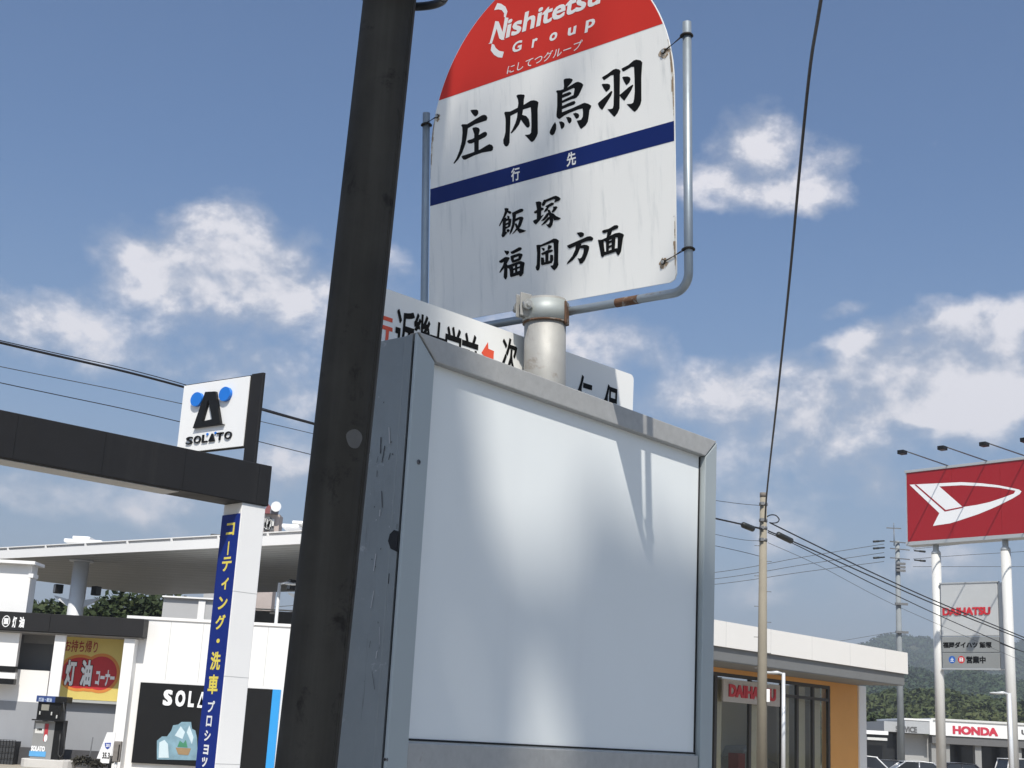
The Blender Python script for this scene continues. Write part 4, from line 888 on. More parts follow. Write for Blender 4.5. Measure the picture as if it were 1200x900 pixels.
m = MB(); m.box(sp2(-23.95, zg, .04), fz*23.85, fbk*(back+2.0), Z3*(zf0-zg-.005)); m.build('lower_fascia', mat('showroom_grey_band', (.17, .175, .175), .6, 0, .05, 1), shw)
m = MB(); m.box(sp2(-23.9, zg-.03, .06), fz*23.7, fbk*(back+1.9), Z3*.028); m.build('soffit', mat('showroom_soffit', (.22, .225, .225), .7, 0, .06, 1), shw)
uR2 = PFc.uv(1005, 820)[0]; uP = PFc.uv(1013.3, 820)[0]; uO = PFc.uv(972.5, 830)[0]; uG = PFc.uv(838, 800)[0]-9
def pf(u, z, w=0): return PFc.O*1+PFc.U*u+Z3*(z-PFc.O.z)+fbk*w
zs = zg-.035
m = MB(); m.box(pf(uO, 0), fz*(uR2-uO), fbk*.4, Z3*zs); m.build('orange_wall', mat('orange_render', (.70, .34, .09), .7, 0, .05, .8), shw)
m = MB(); m.box(pf(uR2+.003, 0, -.08), fz*(uP-uR2), fbk*.6, Z3*zs); m.build('pillar', M_clad, shw, bevel=.02)
zo = pf(0, PFc.P(0, PFc.uv(905, 795.5)[1]).z).z
m = MB(); m.box(pf(uG, zo), fz*(uO-uG), fbk*.3, Z3*(zs-zo)); m.build('orange_lintel', MATS['orange_render'], shw)
zm = PFc.P(0, PFc.uv(946, 819.5)[1]).z
M_mul = mat('dark_mullion', (.04, .035, .03), .5)
def mullion(px, py, w, z0=0, z1=None, mt=None, nm='mullion', w0=0):
    u = PFc.uv(px, py)[0]; m = MB(); m.box(pf(u-w/2, z0, w0), fz*w, fbk*.12, Z3*((z1 or zo)-z0)); m.build(nm, mt or M_mul, shw)
for px in (839, 879.5, 917, 935, 953.5, 972): mullion(px, 835, .16)
m = MB(); m.box(pf(PFc.uv(915, 820)[0], zm), fz*(uO-PFc.uv(915, 820)[0]), fbk*.10, Z3*.12); m.box(pf(uG, zo-.14, .003), fz*(uO-uG), fbk*.10, Z3*.138); m.build('transom', M_mul, shw)
mullion(859.5, 860, .42, mt=mat('inner_column', (.40, .38, .34), .6), nm='inner_column', w0=1.2)
# panes
gm = bpy.data.materials.new('window_glass'); gm.use_nodes = True; k_ = NT(gm.node_tree); k_.n.clear()
tr = k_.new('ShaderNodeBsdfTransparent'); tr.inputs[0].default_value = (.86, .88, .86, 1); gl = k_.new('ShaderNodeBsdfGlossy'); gl.inputs['Roughness'].default_value = .03; gl.inputs[0].default_value = (.9, .9, .9, 1)
fr_ = k_.new('ShaderNodeFresnel'); fr_.inputs[0].default_value = 1.5; ms = k_.new('ShaderNodeMixShader'); gmt = k_.new('ShaderNodeNewGeometry'); k_.put(ms.inputs[0], k_.m('MULTIPLY', fr_.outputs[0], k_.m('SUBTRACT', 1.0, gmt.outputs['Backfacing']))); k_.l.new(tr.outputs[0], ms.inputs[1]); k_.l.new(gl.outputs[0], ms.inputs[2])
oo = k_.new('ShaderNodeOutputMaterial'); k_.l.new(ms.outputs[0], oo.inputs[0])
us = [uG]+[PFc.uv(px, 835)[0] for px in (839, 879.5, 917, 935, 953.5, 972)]
for a_, b_ in zip(us[:-1], us[1:]):
    m = MB(); m.box(pf(a_+.09, .1, .05), fz*(b_-a_-.18), fbk*.012, Z3*(zo-.26)); m.build('pane', gm, shw)
# interior
M_int = mat('showroom_interior', (.62, .55, .42), .8, 0, .08, .6)
m = MB(); m.box(pf(uG, 0, 2.6), fz*(uO-uG), fbk*.2, Z3*zo); m.box(pf(uO-.1, 0, .5), fz*.1, fbk*2.05, Z3*zo); m.box(pf(uG, 0, .3), fz*(uO-uG-.11), fbk*2.29, Z3*.05); m.build('interior_wall', M_int, shw)
M_cur = mat('beige_curtain', (.66, .57, .43), .85, 0, .06, 4)
for px0, px1 in ((848, 853), (887, 897), (920, 932), (939.5, 952), (956.5, 970)):
    u0, u1 = PFc.uv(px0, 840)[0], PFc.uv(px1, 840)[0]; m = MB(); nn = max(4, int((u1-u0)/.12)); pts = []
    for i in range(nn+1): pts.append(pf(u0+(u1-u0)*i/nn, .1, .30+.05*(i % 2)))
    vs = pts+[p+Z3*(zo-.25) for p in pts]; m.add(vs, [(i, i+1, nn+2+i, nn+1+i) for i in range(nn)], 0, True); m.build('curtain', M_cur, shw, fix=False)
for px0, px1 in ((838, 846), (867, 874), (898, 906)):
    u0, u1 = PFc.uv(px0, 885)[0], PFc.uv(px1, 885)[0]; zt_ = PFc.P(0, PFc.uv(870, 883)[1]).z
    m = MB(); m.box(pf(u0, 0, 1.3), fz*(u1-u0), fbk*.5, Z3*zt_); m.build('red_counter', mat('counter_red', (.30, .03, .03), .5), shw, bevel=.03)
u0, v0 = PFc.uv(845, 824.5); u1, v1 = PFc.uv(911.5, 799.0)
z0_, z1_ = PFc.P(0, PFc.uv(878, 825)[1]).z, PFc.P(0, PFc.uv(878, 799)[1]).z
PB = Plane(pf(0, PFc.O.z, -.10), fz, Z3)
m = MB(); m.box(pf(u0, z0_, -.10), fz*(u1-u0), fbk*.08, Z3*(z1_-z0_)); sb = m.build('name_board', mat('board_greige', (.50, .46, .42), .5), shw)
m = MB(); hz_ = z1_-z0_; text_in(m, PB, 'DAIHATSU', u0+.35, z0_-PFc.O.z+hz_*.22, u1-.35, z0_-PFc.O.z+hz_*.80, bold=.05, lift=.0, thick=.04); m.build('lettering', mat('letter_red', (.55, .02, .03), .45), sb)
# people-less display stand shapes inside
for px, py, w, h in ((926, 850, 2.0, 1.5),):
    u = PFc.uv(px, py)[0]; m = MB(); P = [(0, .5), (.3, 1.05), (.75, 1.15), (1.1, 1.6), (2.3, 1.66), (3.0, 1.1), (3.6, 1.0), (3.7, .5)]
    m.prism([pf(u-1.9+a*1.0, z+.15, 1.6) for a, z in P], fbk*1.5); m.build('display_car_shape', mat('display_silver', (.35, .36, .36), .3, .3), shw, bevel=.08)
# roof-top unit
m = MB(); m.box(sp2(-18.2, zf1, 4), fz*6.5, fbk*2, Z3*.55); m.build('roof_unit', M_dgrey, shw)

# ---- big red sign on two white poles
RDc = 62.0
TLr = atY(1061, 553, RDc); RS = Plane(TLr, azv(138), Z3)
uRt = RS.uv(1200, 560)[0]*1.62; vT = 0; vB = RS.uv(1063, 635.5)[1]
RSn = RS.N
bsg = empty('red_roadside_sign', RS.P(uRt/2, 0)-Z3*TLr.z, 'large red roadside sign with a white winged emblem on two white poles', 'sign')
m = MB(); m.box(RS.P(0, vB, -.02), RS.U*uRt, -RSn*.62, Z3*(vT-vB)); m.build('casing', mat('sign_frame_grey', (.42, .44, .45), .45, .2, .04, 2), bsg)
M_dr = mat('daylight_red', (.31, .007, .012), .5, 0, .03, .5)
pw = uRt/4
M_dred = M_dr
for i in range(4):
    m = MB(); m.box(RS.P(pw*i+(.06 if i == 0 else .004), vB+.02, 0), RS.U*(pw-(.064 if i in (0,) else .008)), -RSn*.03, Z3*(vT-vB-.09)); m.build('red_panel', M_dr, bsg)
m = MB(); m.box(RS.P(-.03, vT-.065, .04), RS.U*(uRt+.06), -RSn*.68, Z3*.12); m.box(RS.P(-.03, vB-.16, .04), RS.U*(uRt+.06), -RSn*.68, Z3*.17); m.build('frame', MATS['sign_frame_grey'], bsg, bevel=.01)
EM = [[(395,408),(600,398),(605,420),(770,565),(645,600),(605,608)],
 [(600,398),(760,390),(900,398),(1020,412),(1110,430),(1165,442),(1183,455),(1140,450),(1020,428),(900,418),(760,412),(605,420)],
 [(605,608),(645,600),(770,565),(870,550),(960,530),(1050,500),(1130,470),(1140,450),(1183,455),(1170,475),(1120,505),(1000,565),(880,615),(760,655),(680,680),(560,698)]]
m = MB(); polys_px(m, RS, EM, (1000, 500), 6, lift=.006, step=0); o = m.build('emblem', mat('emblem_white', (.82, .82, .82), .4, 0, .01, 2), bsg, fix=False); tri_fix(o)
m = MB(); polys_px(m, RS, [[(430,408),(443,407),(600,543),(650,586),(645,597),(590,548)], [(650,586),(771,562),(772,570),(645,597)]], (1000, 500), 6, lift=.012, step=0); m.build('emblem_line', M_dr, bsg, fix=False)
M_wp = mat('white_pole_paint', (.60, .595, .57), .45, 0, .03, 1.5, streak=((.4, .38, .35), 2, .5, .8, .4))
for (x, yt) in ((1097, 650), (1178.5, 646)):
    c = RS.off(-.33).hit(x, yt); r = .21
    m = MB(); m.tube([(c.x, c.y, 0), (c.x, c.y, c.z)], r, 32); pw_ = m.build('pole', M_wp, bsg)
    zz1 = RS.P(0, vB).z-.1
    m = MB(); m.tube([(c.x, c.y, c.z), (c.x, c.y, c.z+.12), (c.x, c.y, c.z+.20), (c.x, c.y, zz1)], [r*1.0, r*.95, r*.62, r*.6], 24); m.build('neck', MATS['sign_frame_grey'], pw_)
for (bx, by, tx, ty) in ((1110.5, 544.0, 1058, 527.5), (1156.5, 540.2, 1105, 522.5), (1203, 536, 1154, 518), (1249, 532, 1202, 513)):
    Bp = RS.hit(bx, by); Bp = RS.P((Bp-RS.O).dot(RS.U), vT+.06); AP = Plane(Bp, RSn, Z3, RS.U); Tp = AP.hit(tx, ty)
    m = MB(); m.tube([Bp-RSn*.1, Tp], .028, 8); arm = m.build('lamp_arm', mat('arm_grey', (.12, .12, .125), .5, .4), bsg)
    mid = Bp*.5+Tp*.5; m = MB(); m.tube([mid, Vector((mid.x, mid.y, Bp.z-.02))-RSn*(-(0))], .012, 6); m.tube([mid, Bp+Z3*0], .01, 6); m.build('strut', MATS['sign_frame_grey'], arm)
    m = MB(); m.cbox(Tp-Z3*.11+RSn*.05, RSn*.34, RS.U*.30, Z3*.17); m.cbox(Tp-Z3*.02, RSn*.12, RS.U*.12, Z3*.06); m.build('lamp_head', M_blackp, arm, bevel=.02)
# lower name board between the poles
S2 = Plane(RS.off(-.15).hit(1102, 684), azv(132), Z3)
u1 = S2.uv(1168.5, 690)[0]; v0 = S2.uv(1135, 783.5)[1]; vt_ = S2.uv(1135, 683.5)[1]; va, vb_ = S2.uv(1135, 746)[1], S2.uv(1135, 765)[1]
nb = empty('name_board', S2.P(u1/2, 0)-Z3*S2.O.z, 'grey name board with red and black lettering hung between the two white poles', 'sign board')
M_sg = mat('silver_board', (.36, .37, .365), .5, .1, .05, 1.2)
for z0_, z1_ in ((va+.03, vt_), (vb_+.02, va), (v0+.02, vb_-.01)):
    m = MB(); m.box(S2.P(0, z0_), S2.U*u1, -S2.N*.18, Z3*(z1_-z0_)); m.build('panel', mat('pale_silver_board', (.50, .51, .505), .5, .1, .05, 1.2) if z1_ == vt_ else mat('mid_grey_board', (.27, .28, .275), .5, .1, .05, 1.2), nb, bevel=.015)
m = MB(); m.box(S2.P(-.05, v0-.05, .03), S2.U*(u1+.1), -S2.N*.22, Z3*.07); m.box(S2.P(-.05, vt_, .03), S2.U*(u1+.1), -S2.N*.22, Z3*.06); m.box(S2.P(u1+.01, v0, -.06), S2.U*.18, -S2.N*.1, Z3*(vt_-v0)); m.build('frame', MATS['sign_frame_grey'], nb)
m = MB(); text_px(m, S2, 'DAIHATSU', 1105, 721.5, 1160.5, 711, bold=.045, lift=.002, thick=.03); m.build('lettering', mat('letter_red', (.55, .02, .03), .45), nb)
m = MB(); text_px(m, S2, '福岡ダイハツ 飯塚', 1105, 759.5, 1162, 752, bold=.05, lift=.003); m.build('lettering', M_ink, nb, fix=False); m = MB(); text_px(m, S2, '営業中', 1132.5, 777.5, 1155, 769, bold=.05, lift=.003); m.build('lettering', M_ink, nb, fix=False)
for x, mt in ((1115.8, mat('circle_blue', (.02, .12, .45), .5)), (1126.6, mat('circle_red', (.55, .03, .03), .5))):
    u, v = S2.uv(x, 773); m = MB(); m.add([S2.P(u+.155*1.0*math.cos(2*math.pi*i/24), v+.16*math.sin(2*math.pi*i/24), .003) for i in range(24)], [tuple(range(24))]); m.build('round_mark', mt, nb, fix=False)
m = MB()
for ch, x in (('土', 1115.8), ('日', 1126.6)): char_c(m, S2, ch, x, 773, .16, .17, bold=.06, lift=.006)
m.build('lettering', M_winkS, nb, fix=False)
for yy in (713, 747, 784):
    p = S2.hit(1171, yy); m = MB(); m.cbox(p-S2.N*.1, S2.U*.5, S2.N*.06, Z3*.06); m.build('clip', M_clad, nb)

# ---- street lamps on the right
lamp('street_lamp', 'thin white lamp pole in front of the showroom windows', 918.2, 788.5, 900, 44, -15, .055, 'slim street lamps')
lamp('street_lamp', 'grey lamp pole with an oval head beside the right white sign pole', 1182.5, 812.5, 900, 50, -14, .07, 'slim street lamps')

# ---- utility poles and cables
M_up = mat('concrete_pole', (.27, .24, .185), .85, 0, .08, 3, bump=.002, bscale=60, streak=((.2, .18, .15), 4, .5, .8, .4))
M_cab = mat('cable_black', (.012, .012, .014), .5, 0, 0)
M_ins = mat('cable_closure', (.02, .022, .02), .5, 0, .1, 20)
UD = 38.0
ut_ = atY(894.6, 578, UD); ub = atY(898, 880, UD)
up_ = empty('utility_pole', (ut_.x, ut_.y, 0), 'beige concrete utility pole carrying black cables right of the grey box', 'utility pole')
m = MB(); m.tube([(ut_.x, ut_.y, 0), (ut_.x, ut_.y, ut_.z)], [.155, .095], 32); m.build('shaft', M_up, up_)
m = MB()
zp = lambda y: atY(896, y, UD).z
m.tube([(ut_.x, ut_.y, zp(583)), (ut_.x, ut_.y, ut_.z+.01)], .1, 24); m.build('cap', mat('pole_cap', (.16, .14, .12), .8), up_)
for y in (610, 619, 633, 591): m = MB(); m.tube([(ut_.x, ut_.y, zp(y)-.04), (ut_.x, ut_.y, zp(y)+.04)], .118, 24); m.cbox((ut_.x-.05, ut_.y-.12, zp(y)), (.09, 0, 0), (0, .08, 0), (0, 0, .09)); m.build('band', mat('band_steel', (.2, .2, .2), .5, .6), up_)
for i in range(11):
    z = zp(640)-i*.42; s = 1 if i % 2 else -1; m = MB(); m.tube([(ut_.x+s*.09, ut_.y, z), (ut_.x+s*.24, ut_.y, z)], .009, 6); m.build('step_bolt', MATS['band_steel'], up_)
m = MB(); p = atY(900.2, 815, 37.83); m.cbox(p, (.085, 0, 0), (0, .01, 0), (0, 0, .34)); m.build('number_plate', M_clad, up_)
WP = Plane((ut_.x, ut_.y-.1, 5), azv(44), Z3)
def spline(P, n_=14):
    out = []
    for i in range(len(P)-1):
        p0, p1, p2, p3 = P[max(i-1, 0)], P[i], P[i+1], P[min(i+2, len(P)-1)]
        for j in range(n_):
            t = j/n_; out.append(.5*((2*p1)+(p2-p0)*t+(2*p0-5*p1+4*p2-p3)*t*t+(3*p1-p0-3*p2+p3)*t**3))
    return out+[P[-1]]
def cable(name, label, pl, pts, r, ext0=0, ext1=0, group='overhead cables', mt=None):
    P = [pl.hit(*q) for q in pts]
    if ext0: P = [P[0]+(P[0]-P[1]).normalized()*ext0] + P
    if ext1: P = P+[P[-1]+(P[-1]-P[-2]).normalized()*ext1]
    m = MB(); m.tube(spline(P), r, 8); return tag(m.build(name, mt or M_cab, fix=False), label, 'cable', group)
cable('overhead_cable', 'thick black cable crossing the square sign and ending at the beige utility pole', WP, [(0, 401.5), (180, 444), (368, 497), (600, 556), (840, 608), (893, 620)], .021, 8)
cable('overhead_cable', 'thin black lashing wire just above the thick cable at the left', WP.off(.05), [(0, 399), (180, 440.5), (368, 495.5), (600, 554), (840, 607.3), (893, 619)], .008, 8)
cable('overhead_cable', 'thin wire crossing the top half of the square white sign', WP.off(-.4), [(0, 429.5), (180, 466), (366, 508), (620, 570), (840, 626.5), (890, 634)], .007, 8, mt=mat('wire_grey', (.06, .065, .07), .5))
cable('overhead_cable', 'thin wire crossing the foot of the square white sign lettering', WP.off(-.8), [(0, 448.5), (180, 487), (360, 531.5), (600, 590), (840, 640), (891, 652)], .008, 8, mt=M_cab)
cable('overhead_cable', 'faint wire reaching the top of the beige utility pole from the box side', WP.off(-.2), [(430, 500), (640, 556), (840, 586.7), (892, 592.5)], .008, 0, mt=MATS['wire_grey'])
cable('overhead_cable', 'upper thick cable running down right from the beige utility pole', WP, [(903, 613), (960, 641), (1020, 670), (1100, 706), (1200, 747)], .020, 0, 30)
cable('overhead_cable', 'second cable running down right, joining the dark closure', WP.off(.05), [(900, 622), (928, 634), (960, 648), (1020, 675), (1100, 710), (1200, 750)], .020, 0, 30)
cable('overhead_cable', 'lowest dark cable running down right across the white sign poles', WP.off(-.3), [(900, 624), (940, 642), (1020, 683), (1100, 721), (1189, 760), (1205, 766)], .015, 0, 30)
cable('overhead_cable', 'faint lowest wire running down right in front of the grey name board', WP.off(-.5), [(900, 636), (960, 663), (1040, 705), (1130, 745), (1205, 778)], .007, 0, 30, mt=MATS['wire_grey'])
gpt = atY(962, 0, 14); GPl = Plane(ut_, Vector((gpt.x-ut_.x, gpt.y-ut_.y, 0)), Z3)
cable('overhead_cable', 'steep black wire dropping from the top edge onto the utility pole head', GPl, [(962, 0), (949, 82), (937, 200), (925, 330), (911, 465), (902, 545), (898, 585), (896.5, 610)], .022, 5)
m = MB(); GP2 = WP; m.tube(spline([WP.hit(x, y) for x, y in [(898, 606), (903, 603.5), (909, 604), (913, 608.5), (911, 612), (906, 613), (902, 612.5)]], 6), .017, 8); m.build('cable_coil', M_cab, up_)
for P_ in ([(869.5, 614.8), (871, 615.2), (882, 619.6), (883.5, 621)], [(910.5, 627), (912, 626.5), (927, 633.8), (928.5, 635.5)]):
    h = [WP.hit(*q) for q in P_]; m = MB(); m.tube(h, [.03, .085, .085, .03], 16); tag(m.build('cable_closure', M_ins), 'dark cable closure on the cable %s of the beige utility pole' % ('left' if P_[0][0] < 890 else 'right'), 'cable closure', 'cable closures')
# far pole
FD_ = 88.0; ft_ = atY(1051.5, 634, FD_)
fp = empty('utility_pole', (ft_.x, ft_.y, 0), 'tall grey distant utility pole with crossarms left of the red sign', 'utility pole')
M_fp = mat('grey_pole', (.24, .26, .27), .8, 0, .12, 1.2)
m = MB(); m.tube([(ft_.x, ft_.y, 0), (ft_.x, ft_.y, ft_.z)], [.24, .14], 20); m.build('shaft', M_fp, fp)
zf = lambda y: atY(1052, y, FD_).z
for y in (636, 644, 655):
    m = MB(); m.cbox((ft_.x+.1, ft_.y-.2, zf(y)), azv(75)*1.4, azv(165)*.07, Z3*.06); ca = m.build('crossarm', MATS['band_steel'], fp)
    for x_, w_ in ((-1.55, 1), (1.45, 1)):
        m = MB(); c = Vector((ft_.x+.1, ft_.y-.2, zf(y)))+azv(75)*x_*.72; e_ = c+azv(75)*(.8 if x_ > 0 else -.8)+Z3*(-.0 if x_ > 0 else -.12); m.tube([c, e_], [.05, .05], 8); m.tube([c*.5+e_*.5, e_], [.07, .07], 10); m.build('insulator', M_ins, ca)
for y in (661, 665, 669, 708, 741): m = MB(); m.cbox((ft_.x+.12, ft_.y-.25, zf(y)), (.6 if y < 700 else .8, 0, 0), (0, .15, 0), (0, 0, .14)); m.build('fitting', MATS['band_steel'], fp)
m = MB(); at_ = atY(1047.5, 619, FD_); m.tube([(at_.x, at_.y, zf(640)), at_], .03, 6); m.cbox(at_, (.95, 0, 0), (0, .08, 0), (0, 0, .06)); m.tube([at_, at_+Z3*.35], .02, 6); m.build('aerial', MATS['band_steel'], fp)
WF = Plane((ft_.x, ft_.y, 5), azv(80), Z3)
for i, (y0_, y1_, y2_) in enumerate(((670.5, 652, 637.5), (678, 661, 647.5), (684.5, 669.5, 658))):
    cable('overhead_cable', 'faint distant wire left of the far grey pole, %s of three' % ('highest', 'middle', 'lowest')[i], WF, [(700, y0_+11), (840, y0_), (940, y1_+1), (1036, y2_)], .018, 30, group='distant wires', mt=MATS['wire_grey'])
for i, (y0_, y1_) in enumerate(((643.5, 631), (655, 646), (664, 664))):
    cable('overhead_cable', 'faint distant wire right of the far grey pole, %s of three' % ('highest', 'middle', 'lowest')[i], WF, [(1070, y0_), (1130, (y0_+y1_)/2), (1205, y1_)], .016, 0, 30, group='distant wires', mt=MATS['wire_grey'])
cable('overhead_cable', 'very faint wire crossing the sky above the showroom roof near the far pole', Plane((0, 100, 0), (1, 0, 0), Z3), [(980, 752), (1040, 742), (1052, 741)], .014, 0, 0, group='distant wires', mt=MATS['wire_grey'])

# ---- distant dealership
HD = 110.0
hb = empty('car_dealership', (atY(1130, 860, HD).x, HD, 0), 'low distant dealership with a white lettered fascia below the green hill', 'building')
hz1, hz0 = atY(1140, 846.5, HD).z, atY(1140, 863.8, HD).z
hx0, hxs, hx1 = atY(1059, 850, HD).x, atY(1092.5, 850, HD).x, atY(1300, 850, HD).x
m = MB(); m.box((hxs, HD, hz0), (hx1-hxs, 0, 0), (0, .4, 0), (0, 0, hz1-hz0)); fas = m.build('fascia', mat('far_fascia_white', (.78, .78, .77), .5), hb)
m = MB(); m.box((hxs-.1, HD-.1, hz1), (hx1-hxs+.2, 0, 0), (0, 14, 0), (0, 0, .16)); m.build('coping', mat('far_coping', (.62, .62, .60), .5), hb)
m = MB(); m.box((hxs, HD+.1, hz0-.62), (hx1-hxs, 0, 0), (0, 13, 0), (0, 0, .6)); m.build('beam', mat('far_beam_grey', (.12, .12, .12), .7), hb)
m = MB(); m.box((hxs, HD+3.0, 0), (hx1-hxs, 0, 0), (0, .3, 0), (0, 0, hz0-.6)); m.build('glazing', mat('far_dark_glass', (.02, .021, .022), .15), hb)
for x in (1092, 1106, 1143, 1190): p = atY(x, 875, HD+.3); m = MB(); m.box((p.x, HD+.4, 0), (.5, 0, 0), (0, .5, 0), (0, 0, hz0-.62)); m.build('column', mat('far_column', (.28, .28, .27), .7), hb)
PH = FPl(HD-.01); m = MB(); text_px(m, PH, 'HONDA', 1116.5, 860.3, 1169.3, 853, bold=.06, lift=.01); m.build('lettering', mat('letter_crimson', (.52, .03, .06), .5), fas, fix=False)
m = MB(); text_px(m, PH, 'U', 1197, 861, 1204, 855.5, bold=.05, lift=.01); m.build('lettering', mat('letter_grey', (.10, .10, .10), .5), fas, fix=False)
sx0 = hx0; m = MB(); m.box((sx0, HD-.3, atY(1075, 859.6, HD).z), (hxs-.15-sx0, 0, 0), (0, 8, 0), (0, 0, atY(1075, 844.5, HD).z-atY(1075, 859.6, HD).z)); sv = m.build('service_fascia', mat('far_grey_panel', (.40, .41, .42), .5), hb)
m = MB(); m.box((sx0-.05, HD-.35, atY(1075, 844.5, HD).z), (hxs-sx0, 0, 0), (0, 8, 0), (0, 0, .14)); m.box((hxs-.32, HD-.36, hz0), (.25, 0, 0), (0, .1, 0), (0, 0, hz1-hz0)); m.build('rim', MATS['far_fascia_white'], hb)
m = MB(); text_px(m, FPl(HD-.31), 'SERVICE', 1049.5, 857.5, 1074.5, 851.8, bold=.05, lift=.01); m.build('lettering', MATS['letter_grey'], sv, fix=False)
m = MB(); m.box((sx0, HD+1, 0), (2.3, 0, 0), (0, 5, 0), (0, 0, atY(1065, 860, HD+1).z)); m.build('service_wall', mat('far_service_wall', (.36, .36, .35), .7), hb)
m = MB(); m.box((sx0+2.3, HD+2, 0), (hxs-sx0-2.3, 0, 0), (0, .3, 0), (0, 0, atY(1075, 860, HD+2).z)); m.build('glazing', MATS['far_dark_glass'], hb)
m = MB(); a = atY(1036, 850, HD+1); m.box((a.x, HD+1, atY(1047, 857.5, HD+1).z), (sx0-a.x, 0, 0), (0, 6, 0), (0, 0, atY(1047, 845.5, HD+1).z-atY(1047, 857.5, HD+1).z)); m.build('side_block', MATS['far_grey_panel'], hb)
m = MB(); m.box((a.x, HD+2, 0), (sx0-a.x, 0, 0), (0, .3, 0), (0, 0, atY(1047, 858, HD+2).z)); m.build('shutter', MATS['far_dark_glass'], hb)
sh = empty('low_shed', (atY(1024, 870, 100).x, 100, 0), 'low white roofed shed between the showroom pillar and the far pole', 'shed')
a, b = atY(1008, 862, 100), atY(1041, 862, 100); m = MB(); m.box((a.x, 100, atY(1025, 860.5, 100).z), (b.x-a.x, 0, 0), (0, 5, 0), (0, 0, .26)); m.build('roof', MATS['far_fascia_white'], sh)
m = MB(); m.box((a.x, 100.4, 0), (b.x-a.x, 0, 0), (0, 4.4, 0), (0, 0, atY(1025, 861, 100).z)); m.build('wall', MATS['far_dark_glass'], sh)
m = MB(); m.box((a.x+.3, 99.2, atY(1020, 867, 99).z), (b.x-a.x-.6, 0, 0), (0, .8, 0), (0, 0, .18)); m.build('awning', MATS['far_coping'], sh)

# ---- parked cars: only roofs reach into the picture
def car(label, x, y, ang, colr, h=1.5, L=4.2, W_=1.68, wagon=False):
    fw = azv(ang); sd = Vector((fw.y, -fw.x, 0)); O = Vector((x, y, 0))
    e = empty('parked_car', O, label, 'car', 'parked cars at the dealership')
    def P(a, s, z): return O+fw*a+sd*s+Z3*z
    prof = [(-L/2, .32), (-L/2, .78), (-L/2+.1, .92), (-L*.30, .97), (L*.22, .95), (L*.42, .86), (L/2, .68), (L/2, .32)]
    m = MB(); nS = [(-W_/2, .0), (-W_/2+.07, .05), (W_/2-.07, .05), (W_/2, .0)]
    rings = []
    for s_, g_ in nS: rings.append([P(a*(1-.0*g_), s_, z+(g_ if z > .8 else 0)) for a, z in prof])
    for r0_, r1_ in zip(rings[:-1], rings[1:]):
        k2 = len(prof); m.add(r0_+r1_, [(i, (i+1) % k2, k2+(i+1) % k2, k2+i) for i in range(k2)], 0, True)
    m.add(rings[0], [tuple(range(len(prof)))]); m.add(rings[-1], [tuple(reversed(range(len(prof))))])
    mt = mat('car_paint_'+colr[0], colr[1], .25, .3 if colr[0] == 'silver' else 0, .02, 2); m.build('body', mt, e, bevel=.03)
    ra, rb = (-L*.40, L*.12) if wagon else (-L*.22, L*.10); b0, b1 = (-L*.47, L*.27) if wagon else (-L*.40, L*.27)
    cab = [P(b0, -W_/2+.08, .96), P(b1, -W_/2+.08, .94), P(b1, W_/2-.08, .94), P(b0, W_/2-.08, .96), P(ra, -W_/2+.24, h-.06), P(rb, -W_/2+.24, h-.06), P(rb, W_/2-.24, h-.06), P(ra, W_/2-.24, h-.06)]
    m = MB(); m.hexa(cab); m.build('window', mat('car_glass', (.02, .022, .025), .08), e, bevel=.03)
    m = MB(); m.prism([P(ra-.12, -W_/2+.22, h-.07), P((ra+rb)/2, -W_/2+.25, h-.03), P(rb+.12, -W_/2+.22, h-.08), P(rb+.12, W_/2-.22, h-.08), P((ra+rb)/2, W_/2-.25, h-.03), P(ra-.12, W_/2-.22, h-.07)], (0, 0, .045)); m.build('roof', mt, e, bevel=.02)
    m = MB()
    for s in (-1, 1):
        for (a0_, a1_) in ((b1, rb+.02), (b0, ra-.02), ((b0+b1)/2, (ra+rb)/2)): m.tube([P(a0_, s*(W_/2-.07), .95), P(a1_, s*(W_/2-.225), h-.05)], .035, 8)
    m.build('pillar', mt, e)
    for a_ in (-L*.31, L*.31):
        for s in (-1, 1):
            m = MB(); m.tube([P(a_, s*(W_/2-.2), .31), P(a_, s*(W_/2+.01), .31)], .31, 20); wv = m.build('wheel', mat('tyre', (.02, .02, .02), .9), e)
            m = MB(); m.tube([P(a_, s*(W_/2-.0), .31), P(a_, s*(W_/2+.02), .31)], .19, 16); m.build('rim', mat('rim_silver', (.5, .5, .5), .3, .8), wv)
    for s in (-1, 1): m = MB(); m.cbox(P(L/2-.03, s*(W_/2-.3), .68), fw*.08, sd*.32, Z3*.14); m.build('headlight', mat('lamp_clear', (.6, .6, .6), .1), e, bevel=.02)
p = atY(1016, 890, 78); car('white car with dark windows beside the white showroom pillar', p.x, 78, 100, ('white', (.75, .75, .75)), 1.66)
p = atY(1080, 893, 74); car('silver car whose roof shows left of the nearer white sign pole', p.x, 74, 95, ('silver', (.45, .46, .48)), 1.52)
p = atY(1128, 895, 76); car('dark car whose roof shows right of the nearer white sign pole', p.x, 76, 88, ('dark', (.03, .03, .035)), 1.55)
p = atY(1050, 893, 82); car('dark car parked behind the white car by the far pole', p.x, 82, 92, ('dark', (.03, .03, .035)), 1.5)
p = atY(1205, 880, 92); car('white van-like car at the right edge of the picture', p.x, 92, 80, ('white', (.75, .75, .75)), 2.0, 4.4, 1.8, True)

